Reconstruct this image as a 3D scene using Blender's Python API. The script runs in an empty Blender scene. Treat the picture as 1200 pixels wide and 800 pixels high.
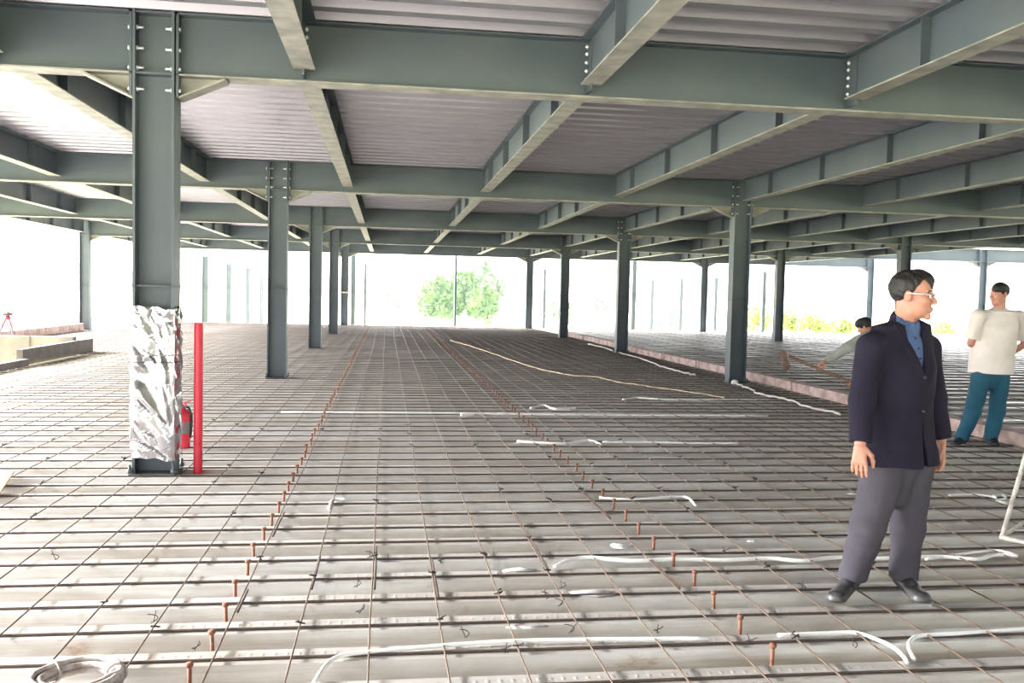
import bpy, bmesh, math, random
import numpy as np
from mathutils import Vector, Matrix
random.seed(7); rng = np.random.default_rng(7)
R = math.radians
SC = bpy.context.scene
COL = SC.collection

# ---------------------------------------------------------------- camera
F, PITCH, ROLL, YAW, EYE = 1057.39, .0516, .0225, .1386, 1.5
c_, s_ = math.cos(PITCH), math.sin(PITCH); cy_, sy_ = math.cos(YAW), math.sin(YAW)
XH = Vector((cy_, -sy_, 0)); FH = Vector((sy_*c_, cy_*c_, -s_)); UH = Vector((sy_*s_, cy_*s_, c_))
cr_, sr_ = math.cos(ROLL), math.sin(ROLL)
RX = XH*cr_ + UH*sr_; UX = UH*cr_ - XH*sr_
cam_d = bpy.data.cameras.new('camera'); cam = bpy.data.objects.new('camera', cam_d); COL.objects.link(cam)
cam_d.sensor_width = 36; cam_d.lens = F*36/1200; cam_d.clip_end = 2000; cam_d.clip_start = .05
M = Matrix(((RX.x, UX.x, -FH.x, 0), (RX.y, UX.y, -FH.y, 0), (RX.z, UX.z, -FH.z, EYE), (0, 0, 0, 1)))
cam.matrix_world = M
SC.camera = cam
# ---------------------------------------------------------------- light
SC.view_settings.view_transform = 'Standard'; SC.view_settings.look = 'None'
SC.view_settings.gamma = 1; SC.view_settings.use_curve_mapping = False
SC.view_settings.exposure = 2.72
W = bpy.data.worlds.new('overcast_sky'); SC.world = W; W.use_nodes = True
wn = W.node_tree; wn.nodes.clear()
wo = wn.nodes.new('ShaderNodeOutputWorld'); bg = wn.nodes.new('ShaderNodeBackground')
bg.inputs[0].default_value = (.93, .97, 1, 1); bg.inputs[1].default_value = 1.0
# overcast sky, brighter toward the veiled sun on the left
wt = wn.nodes.new('ShaderNodeTexCoord'); wd = wn.nodes.new('ShaderNodeVectorMath'); wd.operation = 'DOT_PRODUCT'; wd.inputs[1].default_value = (-.78, .5, .3)
wm = wn.nodes.new('ShaderNodeMapRange'); wm.inputs[1].default_value = -1; wm.inputs[2].default_value = 1; wm.inputs[3].default_value = .28; wm.inputs[4].default_value = 1.7
wn.links.new(wt.outputs['Generated'], wd.inputs[0]); wn.links.new(wd.outputs['Value'], wm.inputs[0]); wn.links.new(wm.outputs[0], bg.inputs[1])
wn.links.new(bg.outputs[0], wo.inputs[0])
def sun(name, az, el, strength, angle, color=(1, 1, 1)):   # az: direction the light comes from, 0 = +Y, 90 = +X
    d = bpy.data.lights.new(name, 'SUN'); d.energy = strength; d.angle = R(angle); d.color = color
    o = bpy.data.objects.new(name, d); COL.objects.link(o)
    v = Vector((math.sin(R(az))*math.cos(R(el)), math.cos(R(az))*math.cos(R(el)), math.sin(R(el))))
    o.rotation_euler = (-v).to_track_quat('-Z', 'Y').to_euler(); o.location = v*60
    return o
sun('cloud_veiled_sun', -77, 25, 15, 28, (1, .98, .95))
SC.cycles.max_bounces = 8; SC.cycles.diffuse_bounces = 5
SC.cycles.use_denoising = True

# ---------------------------------------------------------------- helpers
def ray(x, y):
    a, b = (x-600)/F, (400-y)/F
    return FH + RX*a + UX*b
def onz(x, y, z=0.0):
    d = ray(x, y); return Vector((0, 0, EYE)) + d*((z-EYE)/d.z)
def ony(x, y, Y):
    d = ray(x, y); return Vector((0, 0, EYE)) + d*(Y/d.y)

def tag(o, label=None, cat=None, group=None, kind=None):
    if label: o['label'] = label
    if cat: o['category'] = cat
    if group: o['group'] = group
    if kind: o['kind'] = kind
    return o
def empty(name, loc=(0, 0, 0)):
    o = bpy.data.objects.new(name, None); o.empty_display_size = .1; o.location = loc; COL.objects.link(o); return o
def meshobj(name, me, mat, parent=None, loc=(0, 0, 0)):
    o = bpy.data.objects.new(name, me); COL.objects.link(o)
    if mat and not me.materials: me.materials.append(mat)
    o.location = loc
    if parent is not None: o.parent = parent
    return o
class MB:
    def __init__(s): s.v = []; s.f = []; s.sm = []
    def add(s, vs, fs, smooth=False):
        n = len(s.v); s.v += [tuple(v) for v in vs]; s.f += [tuple(i+n for i in f) for f in fs]; s.sm += [smooth]*len(fs); return s
    def box(s, x0, x1, y0, y1, z0, z1):
        return s.add([(x0,y0,z0),(x1,y0,z0),(x1,y1,z0),(x0,y1,z0),(x0,y0,z1),(x1,y0,z1),(x1,y1,z1),(x0,y1,z1)],
                     [(0,3,2,1),(4,5,6,7),(0,1,5,4),(1,2,6,5),(2,3,7,6),(3,0,4,7)])
    def hexa(s, p):
        return s.add(p, [(0,3,2,1),(4,5,6,7),(0,1,5,4),(1,2,6,5),(2,3,7,6),(3,0,4,7)])
    def tube(s, pts, r, n=8, cap=True, closed=False):
        pts = [Vector(p) for p in pts]; N = len(pts); rr = r if isinstance(r, (list, tuple)) else [r]*N
        vs = []; prev = None
        for i, p in enumerate(pts):
            if closed: t = pts[(i+1) % N]-pts[i-1]
            else: t = pts[min(i+1, N-1)]-pts[max(i-1, 0)]
            t.normalize()
            if prev is None:
                a = Vector((0, 0, 1)) if abs(t.z) < .9 else Vector((1, 0, 0))
                u = t.cross(a).normalized()
            else:
                u = (prev - t*prev.dot(t)).normalized()
            prev = u; w = t.cross(u)
            for k in range(n):
                an = 2*math.pi*k/n; vs.append(p + (u*math.cos(an)+w*math.sin(an))*rr[i])
        fs = []
        for i in range(N if closed else N-1):
            j = (i+1) % N
            for k in range(n): fs.append((i*n+k, i*n+(k+1) % n, j*n+(k+1) % n, j*n+k))
        if cap and not closed:
            fs.append(tuple(range(n-1, -1, -1))); fs.append(tuple((N-1)*n+k for k in range(n)))
        return s.add(vs, fs, True)
    def cyl(s, a, b, r0, r1=None, n=12): return s.tube([a, b], [r0, r0 if r1 is None else r1], n)
    def sphere(s, c, r, n=10, m=7):
        rx = r if isinstance(r, (tuple, list)) else (r, r, r); vs = [(c[0], c[1], c[2]+rx[2])]
        for i in range(1, m):
            t = math.pi*i/m
            for k in range(n):
                a = 2*math.pi*k/n; vs.append((c[0]+rx[0]*math.sin(t)*math.cos(a), c[1]+rx[1]*math.sin(t)*math.sin(a), c[2]+rx[2]*math.cos(t)))
        vs.append((c[0], c[1], c[2]-rx[2])); fs = []
        for k in range(n): fs.append((0, 1+k, 1+(k+1) % n)); fs.append((len(vs)-1, 1+(m-2)*n+(k+1) % n, 1+(m-2)*n+k))
        for i in range(m-2):
            for k in range(n): a = 1+i*n; fs.append((a+k, a+n+k, a+n+(k+1) % n, a+(k+1) % n))
        return s.add(vs, fs, True)
    def mesh(s, name):
        me = bpy.data.meshes.new(name); me.from_pydata(s.v, [], s.f); me.polygons.foreach_set('use_smooth', s.sm); me.update(); return me
    def build(s, name, mat, parent=None, loc=(0, 0, 0), bevel=0):
        o = meshobj(name, s.mesh(name), mat, parent, loc)
        if bevel:
            b = o.modifiers.new('bevel', 'BEVEL'); b.width = bevel; b.segments = 2; b.limit_method = 'ANGLE'
        return o
def copy_tree(o, parent=None):
    c = o.copy(); COL.objects.link(c)
    if parent is not None: c.parent = parent
    for ch in list(o.children): copy_tree(ch, c)
    return c

# ---------------------------------------------------------------- materials
def srgb(r, g, b):
    f = lambda c: ((c/255+.055)/1.055)**2.4 if c > 10 else c/255/12.92
    return (f(r), f(g), f(b), 1)
def mat(name, col, rough=.6, metal=0., var=.0, scale=4., col2=None, bump=0., bscale=30., stretch=(1, 1, 1), contrast=(.35, .65), spec=.5, detail=6):
    m = bpy.data.materials.new(name); m.use_nodes = True; nt = m.node_tree; b = nt.nodes['Principled BSDF']
    b.inputs['Base Color'].default_value = col; b.inputs['Roughness'].default_value = rough; b.inputs['Metallic'].default_value = metal
    b.inputs['Specular IOR Level'].default_value = spec
    if col2 is not None or bump:
        tc = nt.nodes.new('ShaderNodeTexCoord'); mp = nt.nodes.new('ShaderNodeMapping'); mp.inputs['Scale'].default_value = stretch
        nt.links.new(tc.outputs['Object'], mp.inputs[0])
    if col2 is not None:
        n = nt.nodes.new('ShaderNodeTexNoise'); n.inputs['Scale'].default_value = scale; n.inputs['Detail'].default_value = detail
        nt.links.new(mp.outputs[0], n.inputs['Vector'])
        rp = nt.nodes.new('ShaderNodeValToRGB'); rp.color_ramp.elements[0].position = contrast[0]; rp.color_ramp.elements[1].position = contrast[1]
        rp.color_ramp.elements[0].color = col; rp.color_ramp.elements[1].color = col2
        nt.links.new(n.outputs['Fac'], rp.inputs[0]); nt.links.new(rp.outputs[0], b.inputs['Base Color'])
    if bump:
        n2 = nt.nodes.new('ShaderNodeTexNoise'); n2.inputs['Scale'].default_value = bscale; n2.inputs['Detail'].default_value = 4
        nt.links.new(mp.outputs[0], n2.inputs['Vector'])
        bp = nt.nodes.new('ShaderNodeBump'); bp.inputs['Strength'].default_value = bump; bp.inputs['Distance'].default_value = .02
        nt.links.new(n2.outputs['Fac'], bp.inputs['Height']); nt.links.new(bp.outputs[0], b.inputs['Normal'])
    return m
m_steel = mat('green_grey_steel_paint', (.060, .080, .098, 1), .5, 0, scale=1.3, col2=(.08, .097, .11, 1), bump=.05, bscale=12)
m_steel_bounce = mat('bounce_tinted_steel_flange', (.30, .285, .25, 1), .6, 0, scale=5, col2=(.17, .17, .155, 1), bump=.05)  # bounce light off the floor painted in as paler beige on flanges and haunches
m_seam = mat('weld_seam_paint', (.06, .075, .08, 1), .6)
m_bolt = mat('zinc_bolt', (.75, .77, .8, 1), .3, .6)
m_rust = mat('rusted_bar', (.095, .062, .046, 1), .8, 0, scale=14, col2=(.055, .042, .037, 1))
m_rust2 = mat('brown_rusted_bar', (.13, .082, .056, 1), .8, 0, scale=14, col2=(.08, .055, .042, 1))
m_stud = mat('rusty_stud', (.25, .095, .05, 1), .8, 0, scale=40, col2=(.15, .062, .038, 1))
m_red = mat('red_paint', (.60, .022, .05, 1), .4)
m_white = mat('white_conduit', (.8, .8, .78, 1), .45)
m_film = mat('clear_plastic_film', (.52, .52, .52, 1), .25)
m_yel = mat('yellow_cord', (.66, .54, .36, 1), .7)
m_rope = mat('frayed_white_cord', (.75, .72, .66, 1), .8)
m_kerb = mat('pink_grey_board', srgb(205, 180, 172), .8, 0, scale=6, col2=srgb(160, 135, 128), bump=.2)
m_board = mat('dark_board', srgb(105, 98, 96), .8, 0, scale=4, col2=srgb(85, 80, 80))
m_conc = mat('pale_concrete', srgb(140, 134, 130), .9, 0, scale=2, col2=srgb(118, 112, 108), bump=.2)
m_coil = mat('grimy_white_hose', srgb(190, 182, 178), .7, 0, scale=18, col2=srgb(130, 120, 115), bump=.3)
m_wood = mat('bare_timber', srgb(140, 112, 92), .8, 0, scale=10, col2=srgb(115, 92, 76), stretch=(1, 1, 6))
m_card = mat('brown_cardboard', srgb(165, 140, 122), .8, 0, scale=5, col2=srgb(150, 124, 105))
m_frame = mat('dirty_white_tube', srgb(205, 200, 192), .6, 0, scale=25, col2=srgb(160, 150, 140))
m_wire = mat('black_tie_wire', (.02, .018, .018, 1), .7)
m_ground = mat('pale_ground', srgb(200, 192, 160), .95, 0, scale=.05, col2=srgb(176, 186, 140))
m_hill = mat('wooded_hill', srgb(70, 95, 95), 1)
m_skin = mat('skin', srgb(184, 134, 114), .5, 0, scale=25, col2=srgb(172, 118, 99), bump=.05)
m_hair = mat('black_hair', srgb(22, 17, 18), .6, 0, bump=.6, bscale=60, stretch=(1, 1, .2))

def deck_mat(name, base, dirt, rust, metal, rough, dirt_lo, dirt_hi, emboss=True, wear=None):
    m = bpy.data.materials.new(name); m.use_nodes = True; nt = m.node_tree; L = nt.links.new; b = nt.nodes['Principled BSDF']
    N = nt.nodes.new
    tc = N('ShaderNodeTexCoord'); obj_c = tc.outputs['Object']
    def noise(scale, stretch=(1, 1, 1), detail=5, rough_=.6):
        mp = N('ShaderNodeMapping'); mp.inputs['Scale'].default_value = stretch; L(obj_c, mp.inputs[0])
        n = N('ShaderNodeTexNoise'); n.inputs['Scale'].default_value = scale; n.inputs['Detail'].default_value = detail; n.inputs['Roughness'].default_value = rough_
        L(mp.outputs[0], n.inputs['Vector']); return n.outputs['Fac']
    def ramp(fac, a, bb):
        r = N('ShaderNodeMapRange'); r.inputs[1].default_value = a; r.inputs[2].default_value = bb; L(fac, r.inputs[0]); return r.outputs[0]
    def mix(fac, A, B):
        x = N('ShaderNodeMix'); x.data_type = 'RGBA'; L(fac, x.inputs[0])
        for i, v in ((6, A), (7, B)):
            if isinstance(v, tuple): x.inputs[i].default_value = v
            else: L(v, x.inputs[i])
        return x.outputs[2]
    spang = noise(2.2, (.35, 3, 3), 6)
    c = mix(ramp(spang, .35, .65), base, tuple(v*(.8 if emboss else .95) for v in base[:3])+(1,))
    d1 = ramp(noise(1.1, (.5, 1.6, 1), 7, .7), dirt_lo, dirt_hi)
    c = mix(d1, c, dirt)
    st = ramp(noise(2.4, (.22, 9, 4), 7, .7), .46, .66); c = mix(st, c, tuple(v*.92 for v in dirt[:3])+(1,)) if emboss else c
    r1 = ramp(noise(3.3, (.6, 2.2, 1), 8, .75), .62, .74)
    c = mix(r1, c, rust) if emboss else c
    L(c, b.inputs['Base Color'])
    b.inputs['Metallic'].default_value = metal
    rr = N('ShaderNodeMapRange'); rr.inputs[3].default_value = rough-.08; rr.inputs[4].default_value = rough+.2; L(d1, rr.inputs[0]); L(rr.outputs[0], b.inputs['Roughness']) if emboss else setattr(b.inputs['Roughness'], 'default_value', rough)
    if emboss:
        # rows of small pressed dimples along each rib
        sp = N('ShaderNodeSeparateXYZ'); L(obj_c, sp.inputs[0])
        def math_(op, a, v=None):
            q = N('ShaderNodeMath'); q.operation = op
            if isinstance(a, (int, float)): q.inputs[0].default_value = a
            else: L(a, q.inputs[0])
            if v is not None:
                if isinstance(v, (int, float)): q.inputs[1].default_value = v
                else: L(v, q.inputs[1])
            return q.outputs[0]
        sx = math_('SINE', math_('MULTIPLY', sp.outputs[0], 2*math.pi/.05))
        sy = math_('SINE', math_('MULTIPLY', sp.outputs[1], 2*math.pi/(PITCH_RIB/2)))
        h = math_('POWER', math_('MAXIMUM', math_('MULTIPLY', sx, math_('POWER', math_('MAXIMUM', sy, 0.), 5.)), 0.), 2.)
        bp = N('ShaderNodeBump'); bp.inputs['Strength'].default_value = .5; bp.inputs['Distance'].default_value = .004
        L(h, bp.inputs['Height']); L(bp.outputs[0], b.inputs['Normal'])
    return m
PITCH_RIB = .338
m_deck = deck_mat('galvanised_floor_deck', (.64, .635, .63, 1), (.41, .375, .335, 1), (.30, .19, .12, 1), .35, .42, .42, .64)
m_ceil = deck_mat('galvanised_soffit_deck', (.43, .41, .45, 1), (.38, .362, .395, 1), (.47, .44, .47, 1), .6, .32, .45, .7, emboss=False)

# ---------------------------------------------------------------- grid of the frame
Y0, LY, X0, LX = 7.447, 8.124, -1.815, 8.133
CI = {-1: -10.01, 0: -1.832, 1: 6.318, 2: 14.45, 3: 22.6}
ZB, ZT, ZJ = 3.16, 3.65, 3.255      # girder underside, steel top, joist underside
CYO = .13                           # a column's centre behind its front face
def row(j): return Y0 + j*LY + CYO

# ---------------------------------------------------------------- floor, ceiling, ground
def profile(y0, y1, zlow, zhigh, wl, ws, wh, phase):
    """Trapezoid rib profile: list of (y, z)."""
    pts = []; k0 = math.floor((y0-phase)/PITCH_RIB)-1; y = phase+k0*PITCH_RIB
    while y < y1+PITCH_RIB:
        pts += [(y, zlow), (y+wl, zlow), (y+wl+ws, zhigh), (y+wl+ws+wh, zhigh)]; y += PITCH_RIB
    return [p for p in pts if y0 <= p[0] <= y1]
def ribbed(name, areas, args, m):
    mb = MB()
    for (x0, x1, y0, y1) in areas:
        pr = profile(y0, y1, *args); n = max(1, int((x1-x0)/6))
        xs = [x0+(x1-x0)*i/n for i in range(n+1)]; vs = []; fs = []
        for (y, z) in pr:
            for x in xs: vs.append((x, y, z))
        for i in range(len(pr)-1):
            for k in range(n): a = i*(n+1)+k; fs.append((a, a+1, a+n+2, a+n+1))
        mb.add(vs, fs)
    return mb.build(name, m)
ZV, ZC = -.075, -.006
PH = 3.50
YF = 41.0
floor = tag(ribbed('floor', [(-10.1, 30, -9, 14.0), (-6.55, 30, 14.0, 20.6), (-10.1, 30, 20.6, YF)], (ZV, ZC, .13, .03, .148, PH), m_deck), kind='structure')
ceil = tag(ribbed('ceiling', [(-10.1, 27, -9, row(2)), (-10.1, 18.05, row(2), row(4)+.1)], (3.655, 3.73, .12, .035, .148, 3.4), m_ceil), kind='structure')
b = MB(); b.box(-10.1, 27, -9, row(2), 3.732, 3.81); b.box(-10.1, 18.05, row(2), row(4)+.1, 3.732, 3.81)
tag(b.build('ceiling_slab_cover', m_conc), kind='structure').name = 'ceiling.001'
b = MB()
b.box(-10.12, 30, YF, YF+.12, -.4, .0); b.box(-10.22, -10.1, -9, YF+.12, -.4, .0)
tag(b.build('trim_1', m_conc), kind='structure')
b = MB(); n = 24; vs = []; fs = []
for i in range(n+1):
    for k in range(n+1):
        x = -500+1000*i/n; y = -200+900*k/n; vs.append((x, y, -1.35))
for i in range(n):
    for k in range(n): a = i*(n+1)+k; fs.append((a, a+n+1, a+n+2, a+1))
b.add(vs, fs); tag(b.build('ground', m_ground), kind='structure')

# ---------------------------------------------------------------- steel columns
def column_parts(root, zt=ZT, near=False, wide=.312, deep=.235):
    w, d = wide/2, deep/2
    b = MB(); b.box(-w, -w+.02, -d, d, 0.0, zt); b.box(w-.02, w, -d, d, 0.0, zt); b.box(-w+.02, w-.02, -.006, .006, 0, zt)
    b.build('shaft', m_steel, root)
    b = MB(); b.box(-w+.02, w-.02, -d+.02, d-.02, 1.50, 1.514); b.box(-w-.003, -w, -d, d, 1.497, 1.517); b.box(w, w+.003, -d, d, 1.497, 1.517)
    b.box(-w, -w+.02, -d-.002, -d, 1.497, 1.517); b.box(w-.02, w, -d-.002, -d, 1.497, 1.517)
    b.build('splice_seam', m_seam, root)
    if zt > 3.2:
        b = MB(); b.box(-w+.02, w-.02, -d+.015, d-.015, ZB, ZB+.014); b.box(-w+.02, w-.02, -d+.015, d-.015, zt-.02, zt-.004)
        b.build('stiffener_plate', m_steel, root)
    b = MB(); b.box(-w-.02, w+.02, -d-.04, d+.04, -.05, .015); b.build('base_plate', m_seam, root, bevel=.003)
    if near:
        for sx in (-1, 1):
            for sy in (-1, 1):
                b = MB(); x, y = sx*(w+.012), sy*(d+.025); b.cyl((x, y, .02), (x, y, .085), .012); b.cyl((x, y, .022), (x, y, .05), .023, n=6)
                b.build('anchor_bolt', m_seam, root)
        for sx in (-1, 1):
            for z in (3.045, 3.21, 3.36, 3.52, ):
                for sy in (-1,):
                    y = sy*(.075); x = sx*w
                    b = MB(); b.cyl((x-sx*.075, y, z), (x-sx*.02, y, z), .010); b.cyl((x-sx*.034, y, z), (x-sx*.02, y, z), .019, n=6)
                    b.cyl((x+sx*.025, y, z), (x+sx*.042, y, z), .019, n=6)
                    b.build('flange_bolt', m_bolt, root)
col_labels = {
 (-1,3): 'pale sunlit steel column at the open left edge of the deck',
 (-1,4): 'steel column at the far left corner of the roof, behind the foil-wrapped column',
 (0,0): 'grey-green steel H column nearest the viewer, foil round its foot',
 (0,1): 'grey steel column directly behind and right of the foil-wrapped column',
 (0,2): 'dark steel column, third of the receding left row',
 (0,3): 'dark slim steel column, fourth of the receding left row',
 (0,4): 'slim steel column with a yellow tie, farthest of the left row',
 (1,1): 'large grey steel column on the right beside the pink kerb, white cord at its foot',
 (1,2): 'dark steel column beside the kerb, second of the right-hand row',
 (1,3): 'dark steel column at the kerb end, third of the right-hand row',
 (1,4): 'slim rust-streaked steel column, farthest of the right-hand row, right of the big bush',
 (2,2): 'dark steel column rising behind the head of the man in the suit',
 (2,3): 'steel column between the rake and the green shrubs',
 (2,4): 'brown-lit slim steel column left of the large kerb-side column',
 (3,3): 'pale steel column rising behind the man in the white shirt',
 (3,4): 'pale slim steel column just left of the suited man\'s head',
}
for (i, j), lab in col_labels.items():
    r = empty('steel_column', (CI[i], row(j), 0)); tag(r, lab, 'column', 'steel columns carrying the roof frame')
    column_parts(r, near=(i, j) in ((0, 0), (0, 1), (1, 1), (1, 2)))
    if (i, j) == (0, 4):
        b = MB()
        for z in (1.42, 1.45): b.box(-.17, .17, -.14, .14, z, z+.02)
        tag(b.build('yellow_tie', m_yel, r), 'yellow tie round the shaft')

# ---------------------------------------------------------------- girders (across) and joists (away)
def girder(x0, x1, y, label):
    L_ = x1-x0; r = empty('steel_girder', (x0, y, ZB)); tag(r, label, 'girder', 'steel girders spanning between the columns')
    g = .165; h = ZT-ZB-.003
    b = MB(); b.box(g, L_-g, -.005, .005, .014, h-.014); b.build('web', m_steel, r)
    b = MB(); b.box(g, L_-g, -.10, .10, h-.014, h); b.build('top_flange', m_steel, r)
    b = MB(); b.box(g, L_-g, -.10, .10, 0, .014); b.build('bottom_flange', m_steel_bounce, r)
    for s, xa in ((1, g), (-1, L_-g)):
        b = MB(); b.box(min(xa, xa+s*.02), max(xa, xa+s*.02), -.1, .1, -.17, h); b.build('end_plate', m_steel, r)
        b = MB(); x2 = xa+s*.02; x3 = xa+s*.36; t = .006
        vs = [(x2,-t,0),(x3,-t,0),(x2,-t,-.16),(x2,t,0),(x3,t,0),(x2,t,-.16)]
        b.add(vs, [(0,1,2),(5,4,3),(0,3,4,1),(1,4,5,2),(2,5,3,0)])
        b.hexa([(x2,-.09,-.172),(x2,.09,-.172),(x3+s*.02,.09,-.012),(x3+s*.02,-.09,-.012),(x2,-.09,-.16),(x2,.09,-.16),(x3,.09,0),(x3,-.09,0)])
        b.build('haunch', m_steel_bounce, r)
rowname = ['nearest girder row', 'second girder row', 'third girder row', 'fourth girder row', 'farthest girder row']
bays = {-1: 'bay left of the foil-wrapped column line', 0: 'bay between left and right column rows', 1: 'bay right of the kerb-side columns', 2: 'outermost right-hand bay'}
for j in range(5):
    for i in (-1, 0, 1, 2):
        if j == 0 and i == 2: continue
        girder(CI[i], CI[i+1], row(j), f'dark green steel girder, {rowname[j]}, {bays[i]}')
girder(CI[3], 30.7, row(3), 'pale bare steel girder in open sky right of the white-shirted man\'s column')

def joist_mesh(L_):
    h = ZT-ZJ-.004
    b = MB(); b.box(-.004, .004, 0, L_, .012, h-.012); web = b.mesh('web')
    b = MB(); b.box(-.085, .085, .11, L_-.11, h-.012, h); top = b.mesh('top_flange')
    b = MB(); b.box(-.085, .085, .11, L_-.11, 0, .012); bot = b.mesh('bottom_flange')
    st = []
    b = MB(); b.box(-.08, .08, -.006, .006, .012, h-.012); st = b.mesh('stiffener')
    b = MB(); b.box(-.08, -.004, -.006, .006, .012, h-.012)
    for me, m in ((web, m_steel), (top, m_steel), (bot, m_steel_bounce), (st, m_steel)): me.materials.append(m)
    return web, top, bot, st
L1 = LY-.02
jm = joist_mesh(L1); jm_col = joist_mesh(LY-.30)
plate = MB().box(-.012, .004, -.0, .17, -.05, .36); pm = plate.mesh('end_cleat'); pm.materials.append(m_steel)
bolt = MB()
bolt.cyl((-.035, 0, 0), (.03, 0, 0), .009, n=8); bolt.cyl((-.028, 0, 0), (-.012, 0, 0), .018, n=6); bolt.cyl((.004, 0, 0), (.02, 0, 0), .018, n=6)
bm_ = bolt.mesh('cleat_bolt'); bm_.materials.append(m_bolt)
gapn = ['before the nearest girder', 'between girder rows one and two', 'between girder rows two and three', 'between girder rows three and four', 'between girder rows four and five']
ordn = ['first', 'second', 'third', 'fourth', 'fifth', 'sixth', 'seventh', 'eighth', 'ninth', 'tenth', 'eleventh', 'twelfth', 'thirteenth']
def joist(x, j, label):
    on_col = min(abs(x-c) for c in CI.values()) < .1; jm = globals()['jm_col'] if on_col else globals()['jm']
    L1 = LY-.30 if on_col else LY-.02
    r = empty('steel_joist', (x, row(j)+(.15 if on_col else .01), ZJ)); tag(r, label, 'joist', 'steel joists under the roof deck')
    for nme, me in (('web', jm[0]), ('top_flange', jm[1]), ('bottom_flange', jm[2])): meshobj(nme, me, None, r)
    for t in (.16, .39, .62, .85): meshobj('stiffener', jm[3], None, r, (0, t*L1, 0))
    if j == -1 and not on_col:
        meshobj('end_cleat', pm, None, r, (0, L1-.17, 0))
        for z in (.06, .13, .2, .27, .33): meshobj('cleat_bolt', bm_, None, r, (-.004, L1-.05, z))
xs_j = [-10.01+2.3326*k for k in range(16)]
for j in range(-1, 4):
    for k, x in enumerate(xs_j):
        if j == -1 and not (-3.4 < x < 7): continue
        if j == 0 and x > 14.5: continue
        if j == 1 and x > 18.5: continue
        if j == 2 and x > 18.3: continue
        if j == 3 and x > 18.3: continue
        xx = x
        n = k-4
        side = f'{ordn[n]} right of the foil-wrapped column' if n >= 0 else f'{ordn[-n-1]} left of the foil-wrapped column'
        joist(xx, j, f'green steel joist {gapn[j+1]}, {side}')

# ---------------------------------------------------------------- bare columns beyond the deck
def bare(px, ytop, Y, wpx, lab):
    top = ony(px, ytop, Y); r = empty('bare_column', (top.x, Y, -1.35)); h = top.z+1.35
    tag(r, lab, 'column', 'bare steel columns standing beyond the deck')
    w = wpx*Y/1057/2; d = .13
    b = MB(); b.box(-w, -w+.02, -d, d, 0, h); b.box(w-.02, w, -d, d, 0, h); b.box(-w, w, -.006, .006, 0, h); b.build('shaft', m_steel, r)
    b = MB(); b.box(-w-.01, w+.01, -d-.01, d+.01, 1.35+1.5, 1.35+1.54); b.build('splice_seam', m_seam, r)
    b = MB(); b.box(-w-.03, w+.03, -d-.03, d+.03, 0, .03); b.build('base_plate', m_seam, r)
bare(241, 300, 48, 6.5, 'bare pale column beyond the deck, leftmost and tallest of four')
bare(268.5, 309, 56.5, 5.5, 'bare pale column beyond the deck, second of the four left ones')
bare(291, 314, 66, 4.5, 'bare pale column beyond the deck, third of the four left ones')
bare(307, 318, 77, 4, 'bare pale column beyond the deck, close left of the second left-row column')
bare(414.5, 297, 47, 5, 'bare pale column beyond the deck right of the farthest left-row column')
bare(428.5, 309, 56, 3, 'thin bare column beyond the deck, left of the hazy trees')
bare(534.5, 300, 46, 2.6, 'thin bare pole-like column in front of the big green bush')
bare(638.5, 315, 54, 3, 'thin bare column right of the farthest right-row column')
bare(743.5, 303, 48, 5, 'bare pale column hugging the right of the second right-row column')
bare(764.5, 328, 68, 4, 'bare column left of the white gabled house')
bare(798.5, 326, 64, 4, 'bare column at the right end of the turquoise shed')
bare(839, 325, 60, 4, 'bare column just left of the large kerb-side column')
bare(895.5, 318, 50, 4.5, 'bare pale column in front of the green shrubs on the right')

# ---------------------------------------------------------------- foil wrap
def foil():
    w, d = .166, .126; z0, z1 = .13, 1.335; per = [(-w,-d),(w,-d),(w,d),(-w,d)]
    nz = 110; ns = 34; vs = []; fs = []
    cen = np.array([(rng.uniform(0, 4), rng.uniform(z0-.1, z1+.1)*2.7, rng.uniform(.2, 1.1), rng.uniform(.5, 1.6), rng.uniform(.5, 1.5)) for _ in range(95)])
    def fold(s, z):
        # pyramid-shaped puckers meeting in creases, leaning diagonally
        u = ((s-cen[:, 0]+2) % 4)-2; q = z*2.7-cen[:, 1]; c1, s1 = np.cos(cen[:, 2]), np.sin(cen[:, 2])
        d = np.abs(u*c1+q*s1)*1.5*cen[:, 3]+np.abs(q*c1-u*s1)*.65*cen[:, 4]
        return .03-.10*float(d.min())
    for i in range(nz+1):
        z = z0+(z1-z0)*i/nz
        for k in range(4*ns):
            side, t = divmod(k, ns); t /= ns; a, b2 = per[side], per[(side+1) % 4]
            x = a[0]+(b2[0]-a[0])*t; y = a[1]+(b2[1]-a[1])*t
            nx, ny = ((0,-1),(1,0),(0,1),(-1,0))[side]
            s = side+t; e = min(t, 1-t)*4
            off = fold(s, z)*min(1, e+.25)
            if abs(z-.93) < .03: off -= .006
            off = min(.02, max(-.010, off))
            zz = z + (.012*math.sin(s*5)+.008*math.sin(s*13) if i in (0, nz) else 0)
            vs.append((x+nx*off, y+ny*off, zz))
    n4 = 4*ns
    for i in range(nz):
        for k in range(n4): fs.append((i*n4+k, i*n4+(k+1) % n4, (i+1)*n4+(k+1) % n4, (i+1)*n4+k))
    b = MB(); b.add(vs, fs)
    m = mat('crinkled_foil', (.40, .40, .43, 1), .15, .97, bump=.35, bscale=7, stretch=(1, 1, .6))
    o = b.build('foil_wrap', m, None, (CI[0], row(0), 0))
    tag(o, 'crinkled silver foil wrapped round the foot of the nearest left column', 'foil')
    b = MB(); b.box(-.187, .187, -.153, -.1535, .925, .935); b.box(-.17, .1, -.150, -.156, 1.3, 1.32)
foil()

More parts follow.
